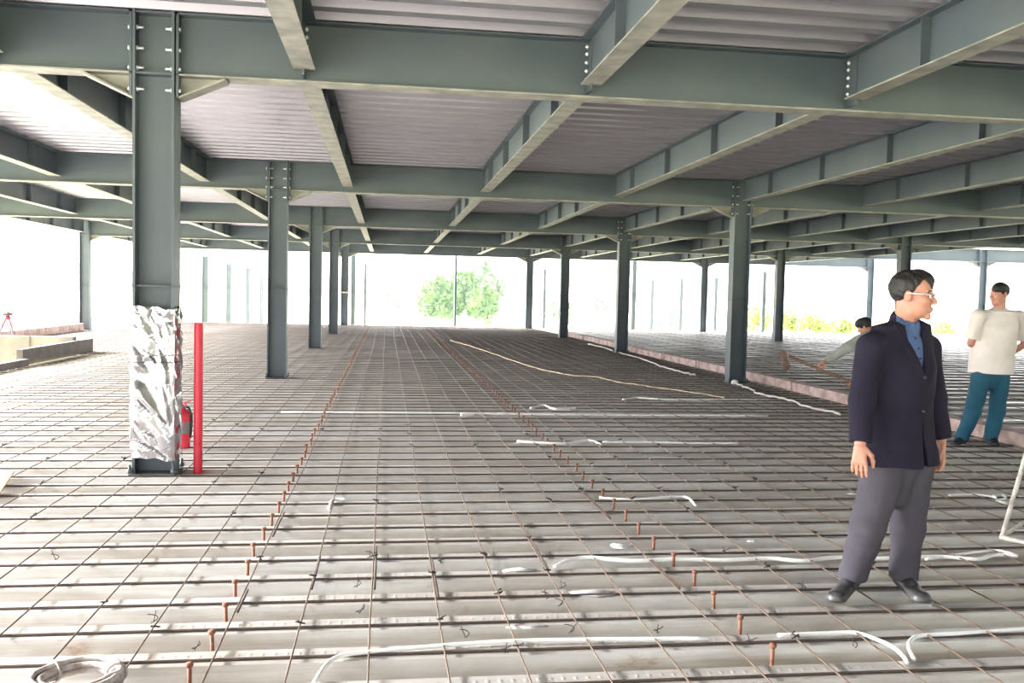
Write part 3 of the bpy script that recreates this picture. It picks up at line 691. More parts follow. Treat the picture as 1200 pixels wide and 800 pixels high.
#PEOPLE
# ---------------------------------------------------------------- people (implicit surfaces -> one continuous mesh each)
def V3(*a): return np.array(a, float)
class Field:
    def __init__(s, lo, hi, vox):
        s.lo = np.array(lo, float); s.vox = vox; s.n = np.ceil((np.array(hi)-s.lo)/vox).astype(int)+1
        s.D = np.full(s.n, .5, np.float32)
        s.ax = [s.lo[i]+vox*np.arange(s.n[i]) for i in range(3)]
    def sub(s, lo, hi):
        i0 = np.clip(np.floor((lo-s.lo)/s.vox).astype(int), 0, s.n-1); i1 = np.clip(np.ceil((hi-s.lo)/s.vox).astype(int)+1, 1, s.n)
        sl = tuple(slice(a, b) for a, b in zip(i0, i1)); X, Y, Z = np.meshgrid(*[s.ax[i][sl[i]] for i in range(3)], indexing='ij'); return sl, X, Y, Z
    def put(s, fn, lo, hi, k=.01, cuts=()):
        pad = k*1.5+s.vox*3; sl, X, Y, Z = s.sub(np.array(lo)-pad, np.array(hi)+pad)
        d = fn(X, Y, Z)
        for (p, n) in cuts: d = np.maximum(d, (X-p[0])*n[0]+(Y-p[1])*n[1]+(Z-p[2])*n[2])
        o = s.D[sl]
        if k > 0:
            h = np.clip(.5+.5*(o-d)/k, 0, 1); s.D[sl] = (o*(1-h)+d*h-k*h*(1-h)).astype(np.float32)
        else: s.D[sl] = np.minimum(o, d)
    def cone(s, a, b, ra, rb, k=.01, cuts=(), flat=None):
        """Tapered capsule; flat=(dir, factor) squashes it along dir."""
        a = np.array(a, float); b = np.array(b, float); m = max(ra, rb)
        def fn(X, Y, Z):
            ab = b-a; L = max(ab@ab, 1e-9); t = np.clip(((X-a[0])*ab[0]+(Y-a[1])*ab[1]+(Z-a[2])*ab[2])/L, 0, 1)
            x, y, z = X-a[0]-t*ab[0], Y-a[1]-t*ab[1], Z-a[2]-t*ab[2]; r = ra+(rb-ra)*t
            if flat is not None:
                n, q = flat; dn = x*n[0]+y*n[1]+z*n[2]; e = 1/q-1
                return (np.sqrt((x+dn*n[0]*e)**2+(y+dn*n[1]*e)**2+(z+dn*n[2]*e)**2)-r)*(q if q < 1 else 1)
            return np.sqrt(x*x+y*y+z*z)-r
        s.put(fn, np.minimum(a, b)-m, np.maximum(a, b)+m, k, cuts)
    def ell(s, c, r, B=None, k=.01, cuts=()):
        c = np.array(c, float); r = np.array(r, float); B = np.eye(3) if B is None else np.array(B)   # rows: axes
        m = max(r)
        def fn(X, Y, Z):
            x, y, z = X-c[0], Y-c[1], Z-c[2]; q = [B[i][0]*x+B[i][1]*y+B[i][2]*z for i in range(3)]
            k0 = np.sqrt(sum((q[i]/r[i])**2 for i in range(3)))+1e-9; k1 = np.sqrt(sum((q[i]/r[i]**2)**2 for i in range(3)))+1e-9
            return k0*(k0-1)/k1
        s.put(fn, c-m, c+m, k, cuts)
    def carve(s, fn, lo, hi):
        sl, X, Y, Z = s.sub(np.array(lo, float), np.array(hi, float)); s.D[sl] = np.maximum(s.D[sl], -fn(X, Y, Z))
    def ripple(s, amp, f):
        X, Y, Z = np.meshgrid(*s.ax, indexing='ij', sparse=True)
        s.D += (amp*(np.sin(X*f[0]+Y*f[0]*.7+np.sin(Z*f[1]*.6+X*9)*1.6)*np.sin(Z*f[1]+np.sin(X*f[0]*.8)*1.3-Y*f[0]))).astype(np.float32)
    def mesh(s, name):
        D = s.D; S = D < 0; n = s.n
        c = [(i, j, k) for i in (0, 1) for j in (0, 1) for k in (0, 1)]
        sl = lambda i, j, k: (slice(i, n[0]-1+i), slice(j, n[1]-1+j), slice(k, n[2]-1+k))
        cnt = sum(S[sl(*q)].astype(np.int8) for q in c); act = (cnt > 0) & (cnt < 8)
        I = np.argwhere(act); idx = -np.ones(act.shape, int); idx[tuple(I.T)] = np.arange(len(I))
        val = {q: D[tuple((I+np.array(q)).T)] for q in c}; P = np.zeros((len(I), 3)); W_ = np.zeros(len(I))
        for q in c:
            for ax in range(3):
                if q[ax] == 0:
                    q2 = list(q); q2[ax] = 1; q2 = tuple(q2); a, b = val[q], val[q2]; m = (a < 0) != (b < 0)
                    t = np.where(m, a/np.where(m, a-b, 1), 0); pt = np.tile(np.array(q, float), (len(I), 1)); pt[:, ax] += t
                    P[m] += pt[m]; W_[m] += 1
        vs = s.lo+(I+P/W_[:, None])*s.vox
        fs = []
        for ax in range(3):
            a1, a2 = (ax+1) % 3, (ax+2) % 3; sA = [slice(None)]*3; sB = [slice(None)]*3; sA[ax] = slice(0, -1); sB[ax] = slice(1, None)
            E = S[tuple(sA)] != S[tuple(sB)]; J = np.argwhere(E)
            J = J[(J[:, a1] > 0) & (J[:, a2] > 0) & (J[:, a1] < n[a1]-1) & (J[:, a2] < n[a2]-1)]
            up = S[tuple(sA)][tuple(J.T)]
            q = []
            for (d1, d2) in ((-1, -1), (0, -1), (0, 0), (-1, 0)):
                K = J.copy(); K[:, a1] += d1; K[:, a2] += d2; q.append(idx[tuple(K.T)])
            Q = np.stack(q, 1); Q[~up] = Q[~up][:, ::-1]; fs.append(Q)
        Fc = np.concatenate(fs); me = bpy.data.meshes.new(name); me.from_pydata(vs.tolist(), [], Fc.tolist())
        me.polygons.foreach_set('use_smooth', [True]*len(me.polygons)); me.update(); return me
def field_for(pts, pad, vox):
    P = np.array([np.array(p) for p in pts]); return Field(P.min(0)-pad, P.max(0)+pad, vox)
def nrm(v): v = np.array(v, float); return v/np.linalg.norm(v)
def frame(fwd, up=(0, 0, 1)):
    f = nrm(fwd); l = nrm(np.cross(up, f)); u = np.cross(f, l); return np.array([f, l, u])   # l = his left

def add_head(Fd, c, B, s=1.0):
    p = lambda f, l, u: c+s*(B[0]*f+B[1]*l+B[2]*u)
    e = lambda cc, r, k=.012: Fd.ell(p(*cc), np.array(r)*s, B, k*s)
    e((-.012, 0, .035), (.098, .076, .086)); e((.028, 0, -.03), (.066, .060, .086), .02); e((.038, 0, -.078), (.050, .048, .032), .02)
    e((.080, 0, -.103), (.018, .020, .016), .014); e((.080, 0, .022), (.014, .046, .012), .012)
    e((.062, .038, -.022), (.026, .022, .024), .02); e((.062, -.038, -.022), (.026, .022, .024), .02)
    Fd.cone(p(.089, 0, .012), p(.111, 0, -.030), .008*s, .0125*s, .01*s); e((.100, .012, -.034), (.012, .008, .008), .006); e((.100, -.012, -.034), (.012, .008, .008), .006)
    e((.094, 0, -.060), (.011, .025, .0065), .006); e((.092, 0, -.073), (.011, .022, .0075), .006)
    for sg in (-1, 1):
        e((-.004, sg*.082, -.006), (.018, .009, .031), .006); e((-.01, sg*.076, -.012), (.012, .012, .02), .006)
        cc = p(.100, sg*.031, .002)
        def fn(X, Y, Z, cc=cc):
            q = [B[i][0]*(X-cc[0])+B[i][1]*(Y-cc[1])+B[i][2]*(Z-cc[2]) for i in range(3)]
            return (np.sqrt((q[0]/.016)**2+(q[1]/.017)**2+(q[2]/.009)**2)-1)*.008*s
        Fd.carve(fn, cc-.03, cc+.03)
        e((.077, sg*.030, .002), (.013, .014, .011), .004)
def add_hand(Fd, wrist, d, pn, thumb, s=1.0, curl=(.35, .5, .6, .7), spread=.05):
    """d: wrist->fingers; pn: palm normal; thumb: side the thumb sits on."""
    d = nrm(d); pn = nrm(np.array(pn)-d*np.dot(pn, d)); t = nrm(np.array(thumb)-d*np.dot(thumb, d)-pn*np.dot(thumb, pn)); w = np.array(wrist)
    Fd.cone(w-d*.03, w+d*.02*s, .024*s, .025*s, .012, flat=(pn, .75)); 
    for o in (-.026, -.009, .009, .026): Fd.cone(w+d*.02*s+t*o*.6*s, w+d*.088*s+t*o*s, .0135*s, .0115*s, .012)
    ln = (.070, .080, .074, .058); off = (.030, .0105, -.0095, -.029)
    for i in range(4):
        a = w+d*.088*s+t*off[i]*s; dirv = nrm(d+t*spread*(1.5-i)); L = ln[i]*s; segs = (.45, .31, .24); r = .0092*s; an = 0
        for q, g in enumerate(segs):
            an += curl[i]*(.5 if q == 0 else .8); dd = dirv*math.cos(an)+pn*math.sin(an); b2 = a+dd*L*g
            Fd.cone(a, b2, r, r*.92, .004); a = b2; r *= .92
    a = w+d*.02*s+t*.026*s; 
    for q, (dd, L, r) in enumerate(((nrm(d*.75+t*.65+pn*.35), .042, .0135), (nrm(d*.95+t*.25+pn*.35), .032, .0108), (nrm(d*1+t*.0+pn*.4), .026, .0096))):
        b2 = a+dd*L*s; Fd.cone(a, b2, r*s, r*.92*s, .007); a = b2
def hair_mesh(c, B, s=1.0, front=.016, vox=.004):
    Fd = Field(c-.16*s, c+.17*s, vox); p = lambda f, l, u: c+s*(B[0]*f+B[1]*l+B[2]*u)
    n1 = B[0]*.86-B[2]*.51; n2 = nrm(-B[2]*1.0+B[0]*.35)
    cuts = [(c+n1*front*s+0, n1), (p(0, 0, -.012), n2)]
    Fd.ell(p(-.017, 0, .040), np.array((.101, .081, .091))*s, B, 0, cuts)
    Fd.ell(p(.015, .02, .062), np.array((.082, .066, .073))*s, B, .01, [(p(.078, 0, .0), nrm(B[0]-B[2]*.25)), (p(0, 0, .03), -B[2])])
    Fd.ripple(.0022*s, (90, 60)); return Fd.mesh('hair')
def shoe(Fd, heel, toe, s=1.0, z0=.018):
    h = np.array(heel, float); t = np.array(toe, float); h[2] = t[2] = z0; d = nrm(t-h); h2 = h+d*.04; t2 = t-d*.045; mid = (h2+t2)/2; Z = V3(0, 0, 1); cut = [(V3(0, 0, z0), V3(0, 0, -1))]
    Fd.cone(h2+Z*.024, t2+Z*.020, .038*s, .047*s, .01, cut, flat=(Z, .62)); Fd.cone(h2+Z*.03, mid+Z*.03, .040*s, .038*s, .02, cut); Fd.cone(h2+Z*.035+d*.015, h2+Z*.085+d*.015, .040*s, .041*s, .02, cut)
    Fd.cone(h2+Z*.012, t2+Z*.010, .041*s, .050*s, .002, cut+[(V3(0, 0, z0+.018), Z)], flat=(Z, .5))
def sleeve_cut(w, e, back=0.0):
    n = nrm(np.array(w)-np.array(e)); return (np.array(w)-n*back, n)
def PT(px, py, Y): return np.array(ony(px, py, Y))

# ---- man in the dark suit
m_suit = mat('dark_navy_suit', (.013, .0105, .022, 1), .9, 0, scale=9, col2=(.017, .014, .028, 1), bump=.2, bscale=14, spec=.2)
m_trou = mat('grey_trousers', (.070, .064, .078, 1), .9, 0, scale=6, col2=(.058, .053, .066, 1), bump=.3, bscale=10, spec=.2)
m_shirt = mat('blue_shirt', srgb(72, 94, 138), .7, 0, scale=60, col2=srgb(64, 85, 126))
m_shoe = mat('dusty_black_shoe', (.018, .018, .02, 1), .45, 0, scale=20, col2=(.06, .058, .058, 1))
m_eye = mat('dark_eye', (.02, .012, .01, 1), .2); m_spec = mat('silver_frame', (.8, .8, .82, 1), .25, .8)
def suit_man():
    Yc = 4.27; th = R(14); f = V3(math.sin(th), -math.cos(th), 0); l = V3(math.cos(th), math.sin(th), 0); Z = V3(0, 0, 1)
    base = PT(1050, 540, Yc); P = lambda px, py, dy=0: PT(px, py, Yc+dy)
    nb = P(1060, 379, .02)                        # neck base
    shR = P(1021, 408, -.08); shL = P(1085, 409, .10)
    elR = P(1010, 470, -.12); elL = P(1094, 466, .12); wrR = P(1008, 518, -.16); wrL = P(1103, 514, .08)
    hip = P(1050, 545, .0); chest = P(1054, 440, .0); waist = P(1051, 500, 0)
    hR = P(1034, 552, -.04); hL = P(1068, 552, .06); kR = P(1017, 618, -.09); kL = P(1064, 618, .03); aR = P(999, 676, .06); aL = P(1058, 676, .07)
    hc = P(1069, 346, .0); B = frame(V3(math.sin(R(48)), -math.cos(R(48)), -.04)); hs = 1.0
    root = empty('person', (hip[0], hip[1], 0)); tag(root, 'person in dark suit jacket, blue shirt and grey trousers, standing, head turned right', 'person')
    def child(name, me, m, par=root): o = meshobj(name, me, m); o.parent = par; o.matrix_parent_inverse = Matrix.Translation(-par.matrix_world.translation) if par is root else Matrix(); return o
    root.location = (hip[0], hip[1], 0); inv = Matrix.Translation((-hip[0], -hip[1], 0))
    def child(name, me, m, par=None):
        me.transform(inv); return meshobj(name, me, m, par or root)
    # body
    Fd = field_for([hc+Z*.14, aR*V3(1, 1, 0), wrR, wrL, aL, hc+B[0]*.14], .19, .0042)
    add_head(Fd, hc, B, hs)
    Fd.cone(hc-B[0]*.025-Z*.06, nb-Z*.03, .052, .058, .02); Fd.cone(nb-Z*.06, chest, .06, .10, .03); Fd.cone(chest, waist, .10, .10, .04); Fd.cone(waist, hip+Z*.04, .10, .09, .04)
    Fd.cone(nb-Z*.09, shR, .045, .045, .03); Fd.cone(nb-Z*.09, shL, .045, .045, .03)
    for a, e, w in ((shR, elR, wrR), (shL, elL, wrL)): Fd.cone(a, e, .047, .038, .02); Fd.cone(e, w, .036, .026, .01)
    for a, k_, an in ((hR, kR, aR), (hL, kL, aL)): Fd.cone(a, k_, .07, .05, .03); Fd.cone(k_, an, .048, .036, .01)
    add_hand(Fd, wrR+V3(0, 0, -.012), V3(-.06, -.1, -1), l*.5-f*.6+V3(.3,.1,0), f*.9+l*.2, 1.0, (.3, .4, .45, .5))
    add_hand(Fd, wrL+V3(0, 0, -.012), V3(.04, -.12, -1), -l*.8-f*.5, f*.8-l*.5, 1.0, (.35, .5, .6, .7))
    body = child('body', Fd.mesh('body'), m_skin)
    child('hair', hair_mesh(hc, B, hs, .006), m_hair)
    # eyes and glasses
    pp = lambda a, b2, c: hc+hs*(B[0]*a+B[1]*b2+B[2]*c)
    for sg in (-1, 1):
        b = MB(); b.sphere(pp(.0875, sg*.031, .002), .0055); child('eye', b.mesh('eye'), m_eye)
        b = MB(); b.tube([pp(.092, sg*.022, .027), pp(.090, sg*.040, .026), pp(.08, sg*.050, .018)], .003, 6); child('eyebrow', b.mesh('eyebrow'), m_hair)
    b = MB()
    for sg in (-1, 1):
        rim = [pp(.106-.012*abs(math.cos(t))*(1 if math.cos(t)*sg > 0 else .1), sg*.033+.024*math.cos(t), .0+.016*math.sin(t)) for t in [2*math.pi*k/20 for k in range(20)]]
        b.tube(rim, .0022, 6, closed=True); b.tube([pp(.096, sg*.056, .006), pp(.05, sg*.078, .010), pp(-.01, sg*.088, .010)], .0032, 6)
    b.tube([pp(.108, -.010, .004), pp(.112, 0, .007), pp(.108, .010, .004)], .002, 6); child('glasses', b.mesh('glasses'), m_spec)
    # shirt: chest and collar
    Fs = field_for([nb, chest, waist], .26, .005)
    Fs.ell(chest+Z*.0, (.125, .165, .26), np.array([f, l, Z]), 0, [(chest-Z*.12, -Z)])
    Fs.cone(nb-Z*.02, hc-B[0]*.03-Z*.125, .078, .068, .02, [(nb+V3(0, 0, .048)+f*.0, nrm(Z+f*.5))])
    ctr = nb+f*.0; 
    def neckhole(X, Y, Zz): return np.sqrt((X-ctr[0])**2+(Y-ctr[1])**2)-.059
    Fs.carve(lambda X, Y, Zz: np.maximum(np.sqrt((X-ctr[0]-f[0]*.005)**2+(Y-ctr[1]-f[1]*.005)**2)-.062, nb[2]-.0-Zz), ctr-.1, ctr+.15)
    sh = child('shirt', Fs.mesh('shirt'), m_shirt)
    m_btn = mat('dark_button', (.02, .02, .03, 1), .4); 
    # jacket
    Fj = field_for([nb+Z*.06, shR, shL, elR, elL, wrR, wrL, hip-Z*.02], .17, .0055); Bj = np.array([f, l, Z]); hem = P(1050, 541, 0)[2]
    def body_shell(X, Y, Zz):
        t = np.clip((Zz-hem)/(chest[2]-hem), 0, 1.4); cx = hip[0]+(chest[0]-hip[0])*np.minimum(t, 1); cy = hip[1]+(chest[1]-hip[1])*np.minimum(t, 1)
        a = (X-cx)*f[0]+(Y-cy)*f[1]; bb = (X-cx)*l[0]+(Y-cy)*l[1]
        rf = .142-.012*np.sin(np.pi*np.clip(t, 0, 1))+.03*np.clip(1-t*1.8, 0, 1); rl = .205-.012*np.sin(np.pi*np.clip(t, 0, 1))+.036*np.clip(1-t*1.8, 0, 1)
        top = np.clip((Zz-chest[2]-.03)/.16, 0, 1); rf = rf*(1-.45*top**1.5); rl = rl*(1-.12*top)
        return (np.sqrt((a/rf)**2+(bb/rl)**2)-1)*.14
    Fj.put(body_shell, V3(chest[0]-.25, chest[1]-.25, hem-.01), V3(chest[0]+.25, chest[1]+.25, nb[2]-.0), 0, [(V3(0, 0, hem), V3(0, 0, -1)), (nb+Z*-.012, nrm(Z+l*0)), ])
    Fj.cone(nb-Z*.04-l*.05, shR+Z*.004, .062, .062, .04); Fj.cone(nb-Z*.04+l*.05, shL+Z*.004, .062, .062, .04)
    Fj.cone(nb-Z*.04-f*.02, nb+Z*.012-f*.012, .080, .068, .02, [(nb+Z*.036-f*.0, nrm(Z+f*.7))])
    for a, e, w in ((shR, elR, wrR), (shL, elL, wrL)):
        Fj.cone(a, e, .072, .062, .03); Fj.cone(e, w, .062, .053, .02, [sleeve_cut(w, e)])
    Fj.ripple(.0022, (22, 26))
    o_ = chest+l*.012
    vtop = nb[2]+.05; vbot = P(1079, 437, 0)[2]
    def lat(X, Y): return (X-o_[0])*l[0]+(Y-o_[1])*l[1]
    def fw(X, Y): return (X-o_[0])*f[0]+(Y-o_[1])*f[1]
    def wv(Zz): return np.clip((Zz-vbot)/(vtop-vbot), 0, 1)*.082
    lo, hi = chest-.3, chest+V3(.3, .3, .35)
    # lapels: raised band either side of the opening
    sl, X, Y, Zz = Fj.sub(np.array(lo), np.array(hi)); lw = .018+.040*np.clip((Zz-vbot)/(vtop-.06-vbot), 0, 1)
    band = np.maximum.reduce([np.abs(np.abs(lat(X, Y))-wv(Zz)-lw/2)-lw/2, .02-fw(X, Y), vbot-Zz])
    Fj.D[sl] = np.minimum(Fj.D[sl], np.maximum(Fj.D[sl]-.008, band))
    sl, X, Y, Zz = Fj.sub(np.array([chest[0]-.3, chest[1]-.3, hem-.02]), np.array([chest[0]+.3, chest[1]+.3, vbot+.01]))
    la = lat(X, Y); Fj.D[sl] -= .007*(la < .014)*np.clip(1-(.014-la)/.14, 0, 1)*(fw(X, Y) > .02)*np.clip((vbot-Zz)/.03, 0, 1)
    Fj.carve(lambda X, Y, Zz: np.maximum.reduce([np.abs(lat(X, Y))-wv(Zz), .0-fw(X, Y), vbot-Zz])*.9, lo, hi)
    zc = P(1082, 490, 0)[2]
    Fj.carve(lambda X, Y, Zz: np.maximum.reduce([np.abs(lat(X, Y)-.016)-np.clip((zc-Zz)*.10, -.01, .03), .02-fw(X, Y), Zz-zc]), V3(chest[0]-.3, chest[1]-.3, hem-.05), V3(chest[0]+.3, chest[1]+.3, zc+.01))
    # pocket flap line and back kept simple: thin raised flaps
    for sg in (-1, 1):
        q = hip+Z*.09+l*sg*.115+f*.098; Fj.ell(q, (.02, .062, .018), Bj, .004)
    jk = child('jacket', Fj.mesh('jacket'), m_suit)
    for zz in (vbot-.01, P(1082, 478, 0)[2]):
        b = MB(); b.sphere(o_+f*.146+V3(0, 0, zz-o_[2])+l*.004, .009, 10, 6)
        child('jacket_button', b.mesh('jacket_button'), m_btn)
    for q in range(4):
        b = MB(); zz = nb[2]-.02-q*.05; t = (zz-chest[2])/.26; b.sphere(chest+l*.012+f*(.125*math.sqrt(max(0, 1-t*t))+.001)+V3(0, 0, zz-chest[2]), .0062, 8, 6)
        child('shirt_button', b.mesh('shirt_button'), m_btn)
    # trousers
    Ft = field_for([hip+Z*.1, hR, hL, kR, kL, aR*V3(1, 1, 0), aL*V3(1, 1, 0)], .16, .0055)
    Ft.cone(hR+Z*.05, hL+Z*.05, .106, .104, .03, flat=(f, .9)); Ft.cone(hip-Z*.01, hip-Z*.15, .105, .07, .04)
    for a, k_, an in ((hR, kR, aR), (hL, kL, aL)):
        z0 = .085 if an is aR else .075
        Ft.cone(a, k_, .106, .084, .03); Ft.cone(k_, an, .084, .070, .02, [(V3(0, 0, z0-.01), V3(.0, 0, -1))])
        Ft.cone(an+V3(0, 0, .03), an+V3(0, 0, -.03), .066, .066, .01, [(V3(0, 0, z0-.02), V3(0, 0, -1))])
    Ft.ripple(.004, (16, 20)); child('trousers', Ft.mesh('trousers'), m_trou)
    for nm, hl, tz in (('r', onz(1003, 680, .018), onz(977, 706, .018)), ('l', onz(1053, 681, .018), onz(1083, 707, .018))):
        Fz = field_for([hl, tz], .12, .004); Fz.lo[2] = 0; Fz.ax[2] = Fz.lo[2]+Fz.vox*np.arange(Fz.n[2]); shoe(Fz, hl, tz); child('shoe', Fz.mesh('shoe'), m_shoe)
suit_man()

# ---- man in the white shirt
m_tee = mat('off_white_shirt', srgb(222, 212, 208), .85, 0, scale=5, col2=srgb(208, 198, 192), bump=.25, bscale=9)
m_jean = mat('teal_jeans', srgb(28, 88, 108), .85, 0, scale=6, col2=srgb(20, 70, 90), bump=.25, bscale=10)
m_dshoe = mat('dark_shoe', (.012, .016, .02, 1), .6)
def tee_man():
    Yc = 8.88; P = lambda px, py, dy=0: PT(px, py, Yc+dy); Z = V3(0, 0, 1); th = R(-28); f = V3(math.sin(th), -math.cos(th), 0); l = V3(math.cos(th), math.sin(th), 0)
    nb = P(1171, 362, 0); shR = P(1146, 371, -.02); shL = P(1194, 372, .04); elR = P(1138, 402, .06); elL = P(1201, 403, .12); wrR = P(1156, 414, .20); wrL = P(1184, 414, .22)
    chest = P(1167, 390, 0); hip = P(1160, 437, 0); hR = P(1149, 444, 0); hL = P(1172, 444, .02); kR = P(1140, 482, -.08); kL = P(1168, 482, 0); aR = P(1127, 513, .02); aL = P(1161, 513, .02)
    hc = P(1171, 345, 0); B = frame(V3(math.sin(R(-80)), -math.cos(R(-80)), -.08))
    root = empty('person', (hip[0], hip[1], 0)); tag(root, 'person in off-white short-sleeved shirt and teal jeans, standing at the right edge', 'person'); inv = Matrix.Translation((-hip[0], -hip[1], 0))
    def child(name, me, m): me.transform(inv); return meshobj(name, me, m, root)
    Fd = field_for([hc+Z*.14, aR*V3(1, 1, 0), wrR, wrL, hc, elL], .17, .006); add_head(Fd, hc, B)
    Fd.cone(hc-B[0]*.02-Z*.06, nb-Z*.03, .056, .060, .02); Fd.cone(nb-Z*.06, chest, .06, .09, .03); Fd.cone(chest, hip+Z*.06, .09, .09, .04)
    Fd.cone(nb-Z*.1, shR, .04, .05, .03); Fd.cone(nb-Z*.1, shL, .04, .05, .03)
    for a, e, w in ((shR, elR, wrR), (shL, elL, wrL)): Fd.cone(a, e, .050, .041, .02); Fd.cone(e, w, .040, .028, .01)
    for a, k_, an in ((hR, kR, aR), (hL, kL, aL)): Fd.cone(a, k_, .07, .05, .03); Fd.cone(k_, an, .048, .036, .01)
    add_hand(Fd, wrR, nrm(wrR-elR), V3(.6, 0, -.5), V3(.4, -.3, .8), 1.0, (.8, .9, 1, 1)); add_hand(Fd, wrL, nrm(wrL-elL), V3(-.6, 0, -.5), V3(-.4, -.3, .8), 1.0, (.8, .9, 1, 1))
    child('body', Fd.mesh('body'), m_skin); child('hair', hair_mesh(hc, B, 1.0, .026, .005), m_hair)
    b = MB(); pp = lambda a, b2, c: hc+(B[0]*a+B[1]*b2+B[2]*c)
    for sg in (-1, 1): b.sphere(pp(.0875, sg*.031, .002), .0055)
    child('eye', b.mesh('eye'), m_eye)
    Ft = field_for([nb+Z*.05, shR, shL, elR, elL, hip-Z*.04], .2, .0065); hem = P(1160, 437, 0)[2]
    Bj = np.array([f, l, Z])
    def shell(X, Y, Zz):
        t = np.clip((Zz-hem)/(chest[2]-hem), 0, 1); cx = hip[0]+(chest[0]-hip[0])*t; cy = hip[1]+(chest[1]-hip[1])*t; top = np.clip((Zz-chest[2]-.06)/.16, 0, 1)
        a = (X-cx)*f[0]+(Y-cy)*f[1]; bb = (X-cx)*l[0]+(Y-cy)*l[1]; return (np.sqrt((a/(.152*(1-.4*top)))**2+(bb/(.218*(1-.1*top)))**2)-1)*.13
    Ft.put(shell, V3(chest[0]-.26, chest[1]-.26, hem-.01), V3(chest[0]+.26, chest[1]+.26, nb[2]), 0, [(V3(0, 0, hem), V3(0, 0, -1)), (nb-Z*.02, Z)])
    Ft.cone(nb-Z*.055-l*.04, shR, .062, .062, .03); Ft.cone(nb-Z*.055+l*.04, shL, .062, .062, .03)
    Ft.cone(nb-Z*.05, nb+Z*.015, .086, .072, .03, [(nb+Z*.016, nrm(Z+f*.3))])
    for a, e in ((shR, elR), (shL, elL)): c2 = a+(e-a)*.80; Ft.cone(a, a+(e-a)*.95, .073, .078, .03, [(c2, nrm(e-a))])
    Ft.ripple(.005, (13, 15)); child('short_sleeved_shirt', Ft.mesh('shirt'), m_tee)
    Fj = field_for([hip+Z*.05, hR, hL, kR, aR*V3(1, 1, 0), aL*V3(1, 1, 0)], .16, .0065)
    Fj.cone(hR+Z*.03, hL+Z*.03, .098, .095, .03, flat=(f, .9)); Fj.cone(hip, hip-Z*.12, .11, .07, .04)
    for a, k_, an in ((hR, kR, aR), (hL, kL, aL)):
        Fj.cone(a-Z*.03, k_, .098, .082, .02); Fj.cone(k_, an, .08, .072, .02, [(V3(0, 0, .055), V3(0, 0, -1))]); Fj.cone(an, an-Z*.03, .072, .074, .01, [(V3(0, 0, .055), V3(0, 0, -1))])
    Fj.ripple(.005, (14, 20)); child('jeans', Fj.mesh('jeans'), m_jean)
    for hl, tz in ((P(1130, 517, .05), PT(1117, 522, 8.76)), (P(1163, 517, .06), PT(1166, 524, 8.68))):
        Fz = field_for([hl, tz], .12, .006); Fz.lo[2] = 0; Fz.ax[2] = Fz.vox*np.arange(Fz.n[2]); shoe(Fz, hl, tz); child('shoe', Fz.mesh('shoe'), m_dshoe)
tee_man()

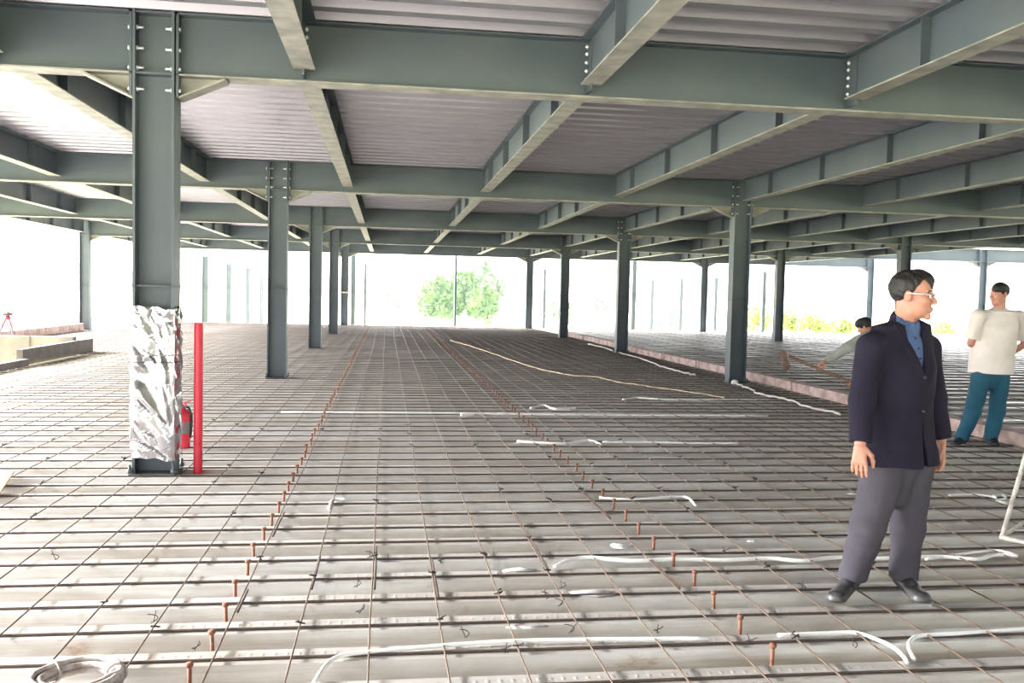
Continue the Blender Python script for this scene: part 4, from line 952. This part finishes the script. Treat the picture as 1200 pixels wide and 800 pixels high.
# ---- bent worker with the rake
m_grey = mat('pale_grey_work_shirt', srgb(175, 178, 170), .9, 0, scale=6, col2=srgb(150, 152, 146), bump=.3, bscale=8)
def rake_worker():
    Yc = 12.3; P = lambda px, py, dy=0: PT(px, py, Yc+dy); Z = V3(0, 0, 1)
    hip = P(1062, 396, .05); chest = P(1030, 398, 0); nb = P(1019, 390, -.02); hc = P(1013, 383, -.03)
    shR = P(1014, 396, -.15); shL = P(1016, 392, .18); elR = P(992, 408, -.2); wrR = P(966, 424, -.18); elL = P(1012, 428, .15); wrL = P(1000, 446, -.1)
    hR = hip+V3(0, -.1, -.02); hL = hip+V3(.03, .1, -.02); kR = P(1052, 440, -.12); kL = P(1060, 440, .14); aR = P(1058, 474, -.1); aL = P(1072, 474, .16)
    f = nrm(V3(-1, -.15, 0)); l = V3(.1, -.99, 0); B = frame(V3(-.72, .5, -.5))
    root = empty('person', (hip[0], hip[1], 0)); tag(root, 'person in pale grey work shirt bending with a rake, mostly hidden behind the suit', 'person'); inv = Matrix.Translation((-hip[0], -hip[1], 0))
    def child(name, me, m): me.transform(inv); return meshobj(name, me, m, root)
    Fd = field_for([hc+Z*.14, hip+Z*.1, aR*V3(1, 1, 0), aL*V3(1, 1, 0), wrR, wrL, hc], .22, .008); add_head(Fd, hc, B)
    Fd.cone(hc+V3(.03, 0, -.03), nb, .055, .06, .02); Fd.cone(nb, chest, .09, .13, .04); Fd.cone(chest, hip, .12, .12, .04); Fd.cone(nb, shR, .06, .05, .03); Fd.cone(nb, shL, .06, .05, .03)
    for a, e, w in ((shR, elR, wrR), (shL, elL, wrL)): Fd.cone(a, e, .05, .04, .02); Fd.cone(e, w, .038, .028, .01)
    for a, k_, an in ((hR, kR, aR), (hL, kL, aL)): Fd.cone(a, k_, .075, .055, .03); Fd.cone(k_, an, .05, .038, .01)
    dR = nrm(wrR-elR); add_hand(Fd, wrR, dR, V3(0, .3, -1), V3(-.5, -.6, .2), 1.0, (1.0, 1.1, 1.1, 1.2)); add_hand(Fd, wrL, nrm(wrL-elL), V3(0, .3, -1), V3(-.5, -.6, .2), 1.0, (1., 1.1, 1.1, 1.2))
    child('body', Fd.mesh('body'), m_skin); child('hair', hair_mesh(hc, B, 1.08, .035, .006), m_hair)
    Fs = field_for([nb, chest, hip, shR, shL, elR, elL, wrR, wrL], .18, .008)
    Fs.cone(nb-V3(-.04, 0, .03), chest, .11, .155, .04); Fs.cone(chest, hip, .155, .145, .04); Fs.cone(nb, shR, .07, .075, .03); Fs.cone(nb, shL, .07, .075, .03)
    for a, e, w in ((shR, elR, wrR), (shL, elL, wrL)): Fs.cone(a, e, .092, .080, .03); Fs.cone(e, w, .078, .050, .02, [sleeve_cut(w, e, .03)])
    Fs.ripple(.006, (14, 15)); child('work_shirt', Fs.mesh('shirt'), m_grey)
    Ft = field_for([hip+Z*.1, kR, kL, aR*V3(1, 1, 0), aL*V3(1, 1, 0)], .2, .009)
    Ft.cone(hR, hL, .14, .14, .03)
    for a, k_, an in ((hR, kR, aR), (hL, kL, aL)): Ft.cone(a, k_, .12, .085, .03); Ft.cone(k_, an, .082, .07, .02, [(V3(0, 0, .06), V3(0, 0, -1))])
    child('trousers', Ft.mesh('trousers'), m_trou)
    for an in (aR, aL):
        Fz = field_for([an, an+V3(-.2, 0, 0)], .14, .007); Fz.lo[2] = 0; Fz.ax[2] = Fz.vox*np.arange(Fz.n[2]); shoe(Fz, an+V3(.05, 0, 0), an+V3(-.2, -.03, 0)); child('shoe', Fz.mesh('shoe'), m_dshoe)
    # rake held in both hands
    a = Vector(P(926, 418, -.2)); c = Vector(P(998, 448, -.12)); dv = (c-a).normalized()
    rk = empty('rake', a); tag(rk, 'rake with a bare timber handle held low by the bent worker', 'rake')
    b = MB(); b.tube([(0, 0, 0), c-a, (c-a)+dv*.35], .023, 10); b.build('handle', m_wood, rk)
    up = Vector((-.28, 0, .96)).normalized(); side = Vector((.25, .1, -.96)).normalized(); h0 = -dv*.02
    q0, q1 = h0+Vector((-.08, 0, .08)), h0+Vector((.015, .02, -.17))
    b = MB(); b.tube([q0, q1], .026, 8); b.tube([(0, 0, 0), h0+(q1-q0)*.0], .02, 8); b.build('rake_head', m_wood, rk)
    for k in range(7):
        s0 = q0+(q1-q0)*(k/6); b = MB(); b.tube([s0, s0+Vector((-.05, -.02, -.02)), s0+Vector((-.075, -.03, -.06))], [.014, .013, .009], 6); b.build('tine', m_wood, rk)
rake_worker()
